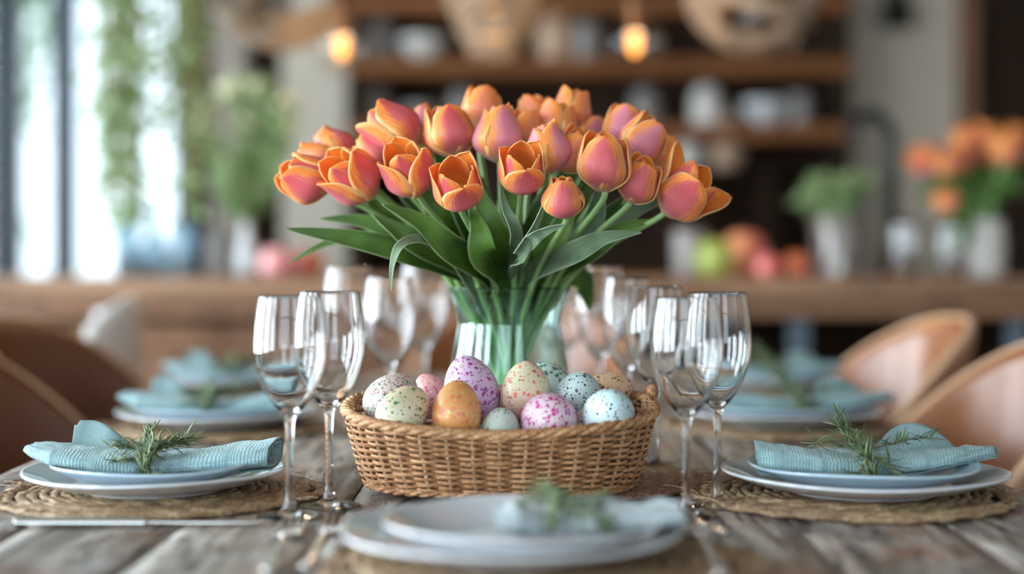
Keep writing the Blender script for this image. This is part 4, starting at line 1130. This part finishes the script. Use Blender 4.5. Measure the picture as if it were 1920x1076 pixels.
# ------------------------------------------------------------------ vase
VD = 1.920; VX = X(954, VD)
def vase():
    t = thing('glass_vase', 'clear flared glass vase holding the big tulip bouquet', 'vase', (VX, VD, TZ+.0068))
    k = VD/F
    def z(py): return Z(py, VD)-TZ-.0068
    o = [(0, 0), (.058, 0), (.066, .004), (.074, .03), (.0765, .07), (.0735, z(690)), (.0690, z(650)), (.0648, z(615)), (.0645, z(600)), (.0675, z(575)), (.0730, z(554)), (115*k, z(543)), (117*k, z(540))]
    i = [(117*k-.0016, z(540)+.0014), (117*k-.0036, z(540)+.0004), (.0692, z(553)), (.0648, z(576)), (.0618, z(600)), (.0622, z(615)), (.0664, z(650)), (.0708, z(690)), (.0738, .07), (.071, .033), (.06, .012), (0, .010)]
    ob('glass_body', mesh('glass_body', *lathe(smooth_prof(o, 4)+smooth_prof(i, 4), 64), M_vase), t)
    w = [(0, .0115), (.059, .0125), (.070, .033), (.0728, .07), (.0698, z(690)), (.0654, z(650)), (.0612, z(616)), (0, z(615))]
    ob('water', mesh('water', *lathe(smooth_prof(w[:-1], 3)+[w[-1]], 48), M_water), t)
vase()

# ------------------------------------------------------------------ tulips
def petal_shape(L, Rr, open_, W, tipcurl, seed, outer=True, nu=12, nv=16):
    rr = random.Random(seed); p1, p2 = rr.uniform(0, 6), rr.uniform(0, 6)
    def fn(a, b):
        s = b; t = a*2-1
        rad = Rr*(.10+.95*math.sin(min(1.0, s/.44)*PI*.5)**.9)
        if s > .44:
            q = (s-.44)/.56; rad = Rr*(1.05+(open_-1.05)*(q*q*(3-2*q)))
        z = L*(1.02*s**1.05)+0
        z -= L*.05*(1-s)**2
        w = W*(math.sin(PI*min(1, (s*.93+.03))**.80)**.62) if s < .97 else W*.30*(1-s)/.03+.0*W
        w = W*max(.02, math.sin(PI*(s*.93+.03)**.90))**.50
        if s > .82: w *= math.sqrt(max(.01, 1-((s-.82)/.18)**2*.96))
        ang = t*w/max(rad, Rr*.45)
        cup = 1-.10*t*t*(s*.8)+(.04 if outer else 0)
        r = rad*cup
        wv = .05*Rr*math.sin(5*s+p1+t*2)*abs(t)**2+.035*Rr*math.sin(9*s+p2)*abs(t)**3
        x = (r+wv)*math.cos(ang); y = (r+wv)*math.sin(ang)
        x += tipcurl*Rr*max(0, s-.8)**2*14
        # slight mid rib groove
        x -= .03*Rr*math.exp(-(t/.12)**2)*math.sin(PI*s)
        return (x, y, z)
    return grid(fn, nu, nv)
VAR = {}
def head_meshes(var, mat):
    k = (var, mat.name)
    if k in VAR: return VAR[k]
    op = {'closed': (.52, .36), 'half': (.86, .62), 'open': (1.14, .86), 'wide': (1.40, .95)}[var]
    out = []
    for i in range(6):
        outer = i % 2 == 0; rr = random.Random(hash_int(var)*10+i)
        o = op[0]*rr.uniform(.9, 1.12) if outer else op[1]*rr.uniform(.85, 1.1)
        L = 1.0*rr.uniform(.90, 1.03)*(1.0 if outer else 1.06); Rr = .48 if outer else .42
        v, f, uv = petal_shape(L, Rr, o, .50 if outer else .44, (.12 if outer and var in ('open', 'wide') else -.05), hash_int(var)*10+i, outer)
        me = mesh('petal', v, f, [mat, M_petin], uvs=uv)
        out.append((me, i*PI/3+rr.uniform(-.18, .18), rr.uniform(-.08, .08)))
    VAR[k] = out; return out
def hash_int(s): return sum(ord(c) for c in s)
STAM = None
def stamens():
    global STAM
    if STAM is None:
        mb = MB(); mb.add(lathe(smooth_prof([(0, .05), (.06, .08), (.05, .3), (.07, .38), (0, .42)], 2), 10))
        for i in range(6):
            a = i*PI/3; mb.add(tube([(.05*math.cos(a), .05*math.sin(a), .06), (.13*math.cos(a), .13*math.sin(a), .3), (.14*math.cos(a), .14*math.sin(a), .44)], .022, 6))
        STAM = mb.me('stamens', M_stamen)
    return STAM
def leaf_mesh(path, wmax, mat, tw=0.0, seed=0, fold=.35, nu=8, face=None):
    path = spline(path, 8); n = len(path)-1; up0 = face or Vector((0, -1, .25))
    V = []; UV = []; Fc = []
    for i, p in enumerate(path):
        s = i/n; tn = (path[min(n, i+1)]-path[max(0, i-1)]).normalized()
        nrm = (up0-tn*up0.dot(tn)).normalized(); nrm = Matrix.Rotation(tw*s+.25*math.sin(seed+s*5), 3, tn) @ nrm
        sd = tn.cross(nrm)
        w = wmax*max(.02, math.sin(PI*(s*.80+.18)**1.35))**.75 if s < 1 else 0
        w = wmax*(.16+.84*math.sin(max(0, min(1, s*1.9-.22))*PI*.5)**1.2)*(1-max(0, (s-.35)/.65)**2.2)
        for j in range(nu+1):
            t = j/nu*2-1
            V.append(p+sd*(t*w)+nrm*(fold*w*(t*t))+nrm*(.06*w*math.sin(s*14+seed+3*t)*abs(t)))
            UV.append((j/nu, s))
    for i in range(n):
        for j in range(nu): a = i*(nu+1)+j; Fc.append((a, a+nu+1, a+nu+2, a+1))
    return mesh('leaf', V, Fc, mat, uvs=UV)
def tulip(px, py, D, hpx, lean, toward, var, mat, label, group, root, neck=None, leaf=None, base_z=None, rs=None, spin=0.0):
    """px, py: centre of the flower; hpx: length of the cup; lean: degrees right of vertical; toward: degrees towards the camera"""
    rr = random.Random(int(px*13+py)); L = hpx*D/F
    la, ta = math.radians(lean), math.radians(toward)
    d = Vector((math.sin(la)*math.cos(ta), -math.sin(ta), math.cos(la)*math.cos(ta))).normalized()
    c = P(px, py, D); b = c-d*L*.5
    t = thing('tulip', label, 'tulip', root, group=group)
    r = Vector(root)
    q = Vector((0, 0, 1)).rotation_difference(d).to_euler()
    hd = head_meshes(var, mat)
    M = Vector((0, 0, 1)).rotation_difference(d).to_matrix().to_4x4()
    for me, a, tilt in hd:
        o = ob('petal', me, t); o.matrix_local = Matrix.Translation(b-r) @ M @ Matrix.Rotation(a+spin, 4, 'Z') @ Matrix.Rotation(tilt, 4, 'Y') @ Matrix.Scale(L, 4)
        solid(o, .018, -1, 1, 0)
    if var in ('open', 'wide'):
        o = ob('stamens', stamens(), t); o.matrix_local = Matrix.Translation(b-r) @ M @ Matrix.Scale(L, 4)
    nk = Vector(neck); hgt = (b-nk).length
    path = spline([Vector((0, 0, 0)), (nk-r)*.5+Vector((rr.uniform(-.004, .004), 0, 0)), nk-r, nk-r+(b-nk)*.45+Vector((0, 0, hgt*.10))-d*hgt*.06, b-r-d*L*.22, b-r+d*L*.04], 7)
    ob('stem', mesh('stem', *tube(path, lambda s: rs or .0036, 8), M_stem), t)
    return t, path
TG = 'orange and rose tulips in the big bouquet'
TUL = [ # px, py, D, length px, lean, toward, variant, material, label
 (574, 336, 1.86, 92, -68, 18, 'half', M_pet, 'rose tulip with orange margins, furthest left of the bouquet and leaning flat'),
 (598, 298, 1.93, 74, -62, 5, 'closed', M_peto, 'plain orange tulip at the far left just above the flattest one'),
 (626, 276, 1.95, 76, -42, -8, 'closed', M_pet, 'red rose tulip bud at the left, pointing up above the orange one'),
 (662, 334, 1.80, 104, -52, 28, 'open', M_pet, 'half open tulip with yellow-orange petals at the left, beside the leaf tips'),
 (704, 292, 1.90, 84, -42, 0, 'closed', M_pet, 'deep rose tulip bud partly hidden on the left, left of the large open one'),
 (738, 243, 1.90, 106, -52, 5, 'half', M_pet, 'large rose tulip leaning left at the upper left of the bouquet'),
 (776, 280, 1.95, 72, -15, 0, 'half', M_peto, 'small orange tulip tucked behind the large front left flower'),
 (796, 230, 2.00, 60, -10, -5, 'closed', M_petm, 'mauve tulip bud peeping out at the upper left behind the others'),
 (766, 322, 1.76, 100, -24, 32, 'open', M_pet, 'large open orange and rose tulip at the front left'),
 (844, 247, 1.86, 96, -12, 5, 'half', M_pet, 'tall rose tulip standing upright in the upper left half'),
 (858, 350, 1.70, 96, -8, 48, 'open', M_pet, 'open tulip facing the camera, its orange inside visible, front left of centre'),
 (905, 203, 2.02, 76, 8, -5, 'half', M_peto, 'pale orange tulip at the top, left of centre'),
 (936, 252, 1.84, 100, -2, 5, 'closed', M_petm, 'rose and orange striped tulip upright just left of the middle'),
 (982, 250, 1.92, 84, 10, 0, 'half', M_peto, 'dark orange tulip hidden between the two middle flowers'),
 (978, 322, 1.69, 90, 2, 42, 'open', M_pet, 'open cup-shaped tulip facing the camera at the very middle'),
 (1000, 212, 2.04, 60, 0, -5, 'open', M_peto, 'blurred yellow-orange tulip at the top middle, behind'),
 (1028, 278, 1.78, 92, -8, 18, 'closed', M_petm, 'plump mauve tulip with an orange tip, right of the middle'),
 (1044, 234, 1.94, 80, 12, 0, 'half', M_peto, 'deep orange tulip rising behind the plump mauve one'),
 (1072, 284, 1.80, 80, 34, 15, 'half', M_peto, 'orange tulip leaning right, beside the plump mauve one'),
 (1074, 207, 2.02, 74, 14, -5, 'half', M_peto, 'bright yellow-orange tulip highest on the right of the top'),
 (1056, 370, 1.68, 80, -4, 30, 'closed', M_pet, 'small rose tulip lowest in the middle of the bouquet'),
 (1116, 250, 2.00, 60, 6, 0, 'half', M_petm, 'pale pink tulip behind, between the middle and right clusters'),
 (1134, 306, 1.74, 104, 4, 12, 'half', M_pet, 'large rose tulip with orange margins right of the middle'),
 (1172, 240, 1.94, 82, 10, 0, 'half', M_petm, 'mauve and orange tulip at the upper right'),
 (1206, 264, 1.86, 88, 40, 8, 'half', M_petm, 'mauve tulip with yellow edges leaning right at the upper right'),
 (1198, 340, 1.77, 84, 26, 20, 'half', M_pet, 'orange-topped rose tulip low on the right side'),
 (1240, 288, 1.94, 66, 26, 0, 'closed', M_peto, 'plain orange tulip bud at the right behind the mauve one'),
 (1286, 362, 1.80, 106, 48, 18, 'wide', M_pet, 'wide open tulip furthest right of the bouquet, low'),
]
TUL = [(a, b, 1.70+(c-1.70)*.66)+tuple(q) for a, b, c, *q in TUL]
def bouquet():
    rr = random.Random(21); nkz = Z(600, VD)
    out = []
    for i, (px, py, D, h, ln, tw, var, mat, lab) in enumerate(TUL):
        nx = max(-.042, min(.042, (px-954)/360*.048)); ny = max(-.036, min(.036, (D-1.87)/.17*.030))
        nx += rr.uniform(-.006, .006); ny += rr.uniform(-.006, .006)
        q = math.hypot(nx, ny)
        if q > .048: nx *= .048/q; ny *= .048/q
        root = (VX-nx*.7+rr.uniform(-.008, .008), VD-ny*.7+rr.uniform(-.008, .008), TZ+.022)
        neck = (VX+nx, VD+ny, nkz+.004)
        t, path = tulip(px, py, D, h, ln, tw, var, mat, lab, TG, root, neck, spin=rr.uniform(0, 2))
        out.append((t, Vector(root)))
    # leaves: owner tulip, pixel path (from the vase outwards, with distance), half width px, material, twist
    LV = [
     (0, [(905, 600, 1.93), (860, 530, 1.90), (760, 475, 1.84), (650, 447, 1.80), (535, 428, 1.78)], 24, M_leaf, .2),
     (3, [(912, 600, 1.95), (850, 510, 1.92), (760, 445, 1.90), (680, 415, 1.90), (598, 410, 1.90)], 20, M_leaf, .3),
     (8, [(925, 600, 1.91), (895, 530, 1.84), (850, 470, 1.77), (790, 418, 1.73), (716, 383, 1.70)], 25, M_leaf, .1),
     (5, [(918, 600, 1.93), (860, 520, 1.88), (790, 462, 1.84), (740, 430, 1.82), (697, 402, 1.82)], 24, M_leaf, .2),
     (4, [(915, 600, 1.91), (860, 500, 1.82), (800, 455, 1.74), (755, 460, 1.68), (738, 495, 1.66), (733, 545, 1.655)], 13, M_leaf2, .6),
     (1, [(910, 600, 1.94), (820, 500, 1.92), (720, 445, 1.92), (620, 455, 1.91), (540, 494, 1.90)], 12, M_leaf, .3),
     (10, [(930, 600, 1.90), (915, 540, 1.84), (905, 480, 1.79), (898, 430, 1.77), (880, 385, 1.76)], 26, M_leaf, .1),
     (12, [(948, 600, 1.91), (940, 520, 1.84), (930, 440, 1.80), (905, 380, 1.80), (880, 310, 1.82)], 24, M_leaf, .1),
     (14, [(955, 600, 1.90), (975, 520, 1.80), (968, 440, 1.74), (948, 390, 1.71), (938, 345, 1.70)], 11, M_leaf2, .3),
     (20, [(965, 600, 1.90), (985, 530, 1.80), (975, 480, 1.72), (1000, 430, 1.69), (1020, 378, 1.68)], 12, M_leaf2, .8),
     (18, [(972, 600, 1.90), (985, 520, 1.78), (990, 460, 1.71), (1020, 435, 1.68), (1060, 420, 1.67)], 13, M_leaf2, .4),
     (22, [(985, 600, 1.90), (1030, 530, 1.82), (1075, 475, 1.76), (1130, 448, 1.74), (1203, 436, 1.73)], 20, M_leaf2, -.2),
     (25, [(990, 600, 1.92), (1050, 530, 1.90), (1110, 470, 1.87), (1170, 430, 1.84), (1235, 412, 1.82)], 20, M_leaf, -.2),
     (23, [(985, 600, 1.93), (1050, 520, 1.90), (1100, 440, 1.87), (1122, 380, 1.84), (1125, 335, 1.84)], 22, M_leaf2, .1),
     (27, [(992, 600, 1.93), (1070, 520, 1.92), (1140, 440, 1.90), (1200, 395, 1.88), (1262, 370, 1.86)], 20, M_leaf2, -.3),
     (16, [(960, 600, 1.92), (1000, 520, 1.88), (1040, 450, 1.84), (1065, 400, 1.82), (1100, 340, 1.82)], 22, M_leaf, .1),
     (24, [(990, 600, 1.97), (1050, 530, 1.99), (1082, 520, 2.0), (1100, 550, 2.01), (1106, 584, 2.02)], 24, M_leaf, .0),
     (6, [(930, 600, 1.95), (880, 500, 1.93), (830, 420, 1.92), (800, 370, 1.92), (770, 330, 1.92)], 26, M_leaf, .1),
     (9, [(935, 600, 1.95), (910, 500, 1.92), (870, 400, 1.90), (840, 330, 1.90), (815, 270, 1.92)], 24, M_leaf, .1),
     (13, [(950, 600, 1.95), (950, 500, 1.92), (955, 400, 1.92), (970, 340, 1.92), (980, 290, 1.94)], 26, M_leaf, .1),
     (17, [(960, 600, 1.95), (980, 500, 1.93), (1020, 400, 1.92), (1050, 340, 1.92), (1060, 290, 1.94)], 26, M_leaf, .1),
     (21, [(970, 600, 1.96), (1010, 500, 1.95), (1060, 420, 1.94), (1095, 360, 1.94), (1110, 290, 1.95)], 24, M_leaf, .1),
     (26, [(985, 600, 1.97), (1050, 500, 1.96), (1120, 430, 1.95), (1160, 390, 1.94), (1215, 340, 1.95)], 24, M_leaf, .1),
     (2, [(925, 600, 1.97), (850, 500, 1.97), (760, 420, 1.96), (700, 380, 1.96), (655, 345, 1.96)], 24, M_leaf, .1),
     (7, [(930, 600, 1.98), (870, 480, 1.98), (800, 400, 1.98), (760, 360, 1.98), (740, 320, 1.98)], 24, M_leaf, .1),
     (15, [(950, 600, 1.98), (930, 480, 1.98), (900, 380, 1.98), (880, 320, 1.98), (870, 260, 2.0)], 24, M_leaf, .1),
     (19, [(965, 600, 1.98), (1000, 480, 1.98), (1030, 400, 1.98), (1070, 330, 1.98), (1085, 260, 2.0)], 24, M_leaf, .1),
    ]
    for k, (own, pts, w, m, tw) in enumerate(LV):
        t, root = out[own]
        base = Vector((VX+(root.x-VX)*.6, VD+(root.y-VD)*.6, Z(668, VD)))
        pts = [(a, b, 1.70+(c-1.70)*.70 if b < 500 else c-.012) for a, b, c in pts]
        path = [base-root]+[P(*p)-root for p in pts]
        # keep the stretch at the neck inside the glass
        n = path[1]+root; dx, dy = n.x-VX, n.y-VD; q = math.hypot(dx, dy)
        if q > .042: path[1] = Vector((VX+dx*.042/q, VD+dy*.042/q, n.z))-root
        n = path[2]+root; dx, dy = n.x-VX, n.y-VD; q = math.hypot(dx, dy)
        if n.z < Z(515, VD) and q > .046: path[2] = Vector((VX+dx*.046/q, VD+dy*.046/q, n.z))-root
        o = ob('leaf', leaf_mesh(path, w*2.15/F, m, tw, k), t); solid(o, .0009, 0)
bouquet()

# second bouquet on the counter, at the right
def counter_tulips():
    D = 4.42; cx = X(1840, D); r = .5*88*D/F
    v = thing('tulip_vase', 'off-white ceramic vase on the counter at the right photo edge', 'vase', (cx, D, CZ))
    ob('body', mesh('body', *lathe(smooth_prof([(0, 0), (r*.8, 0), (r*.95, .02), (r, .10), (r*.9, .155), (r*.93, .16), (r*.85, .16), (r*.93, .10), (r*.85, .025), (0, .012)], 3), 32), M_jar), v)
    hs = [(1742, 298, 58, -45), (1775, 306, 56, -25), (1728, 300, 50, -60), (1800, 300, 54, -15), (1812, 268, 60, -8), (1850, 262, 60, 4), (1888, 280, 60, 14), (1775, 376, 48, -35), (1868, 292, 50, 8), (1905, 262, 50, 25)]
    labs = ['orange tulip in the counter vase, second from its left', 'orange tulip in the counter vase, third from its left', 'orange tulip furthest left in the counter vase', 'orange tulip left of centre in the counter vase',
            'tall orange tulip upper left in the counter vase', 'tallest orange tulip in the middle of the counter vase', 'orange tulip at the upper right of the counter vase', 'small lone orange tulip hanging lowest in the counter vase',
            'orange tulip low between the two tallest in the counter vase', 'orange tulip furthest right in the counter vase']
    rr = random.Random(9); ow = []
    for (px, py, h, ln), lab in zip(hs, labs):
        root = (cx+rr.uniform(-.02, .02), D+rr.uniform(-.02, .02), CZ+.02); DD = D+rr.uniform(-.1, .1)
        t, _ = tulip(px, py, DD, h, ln, 8, 'half', M_peto if rr.random() < .6 else M_pet, lab, 'orange tulips in the counter vase', root, (cx+rr.uniform(-.03, .03), D+rr.uniform(-.03, .03), CZ+.158), rs=.005, spin=rr.uniform(0, 2))
        root = Vector(root)
        for q in range(3):
            e = P(px+rr.uniform(-30, 60), py+rr.uniform(40, 100), DD+rr.uniform(-.1, .1))
            pts = [Vector((cx+rr.uniform(-.025, .025), D+rr.uniform(-.025, .025), CZ+.13))-root, Vector((cx+(e.x-cx)*.3, D, CZ+.22))-root, (e+Vector((0, 0, .03)))-root-(e-Vector((cx, D, e.z)))*.35, e-root]
            o = ob('leaf', leaf_mesh(pts, .021, M_fol2, .2, q, nu=4), t)
counter_tulips()
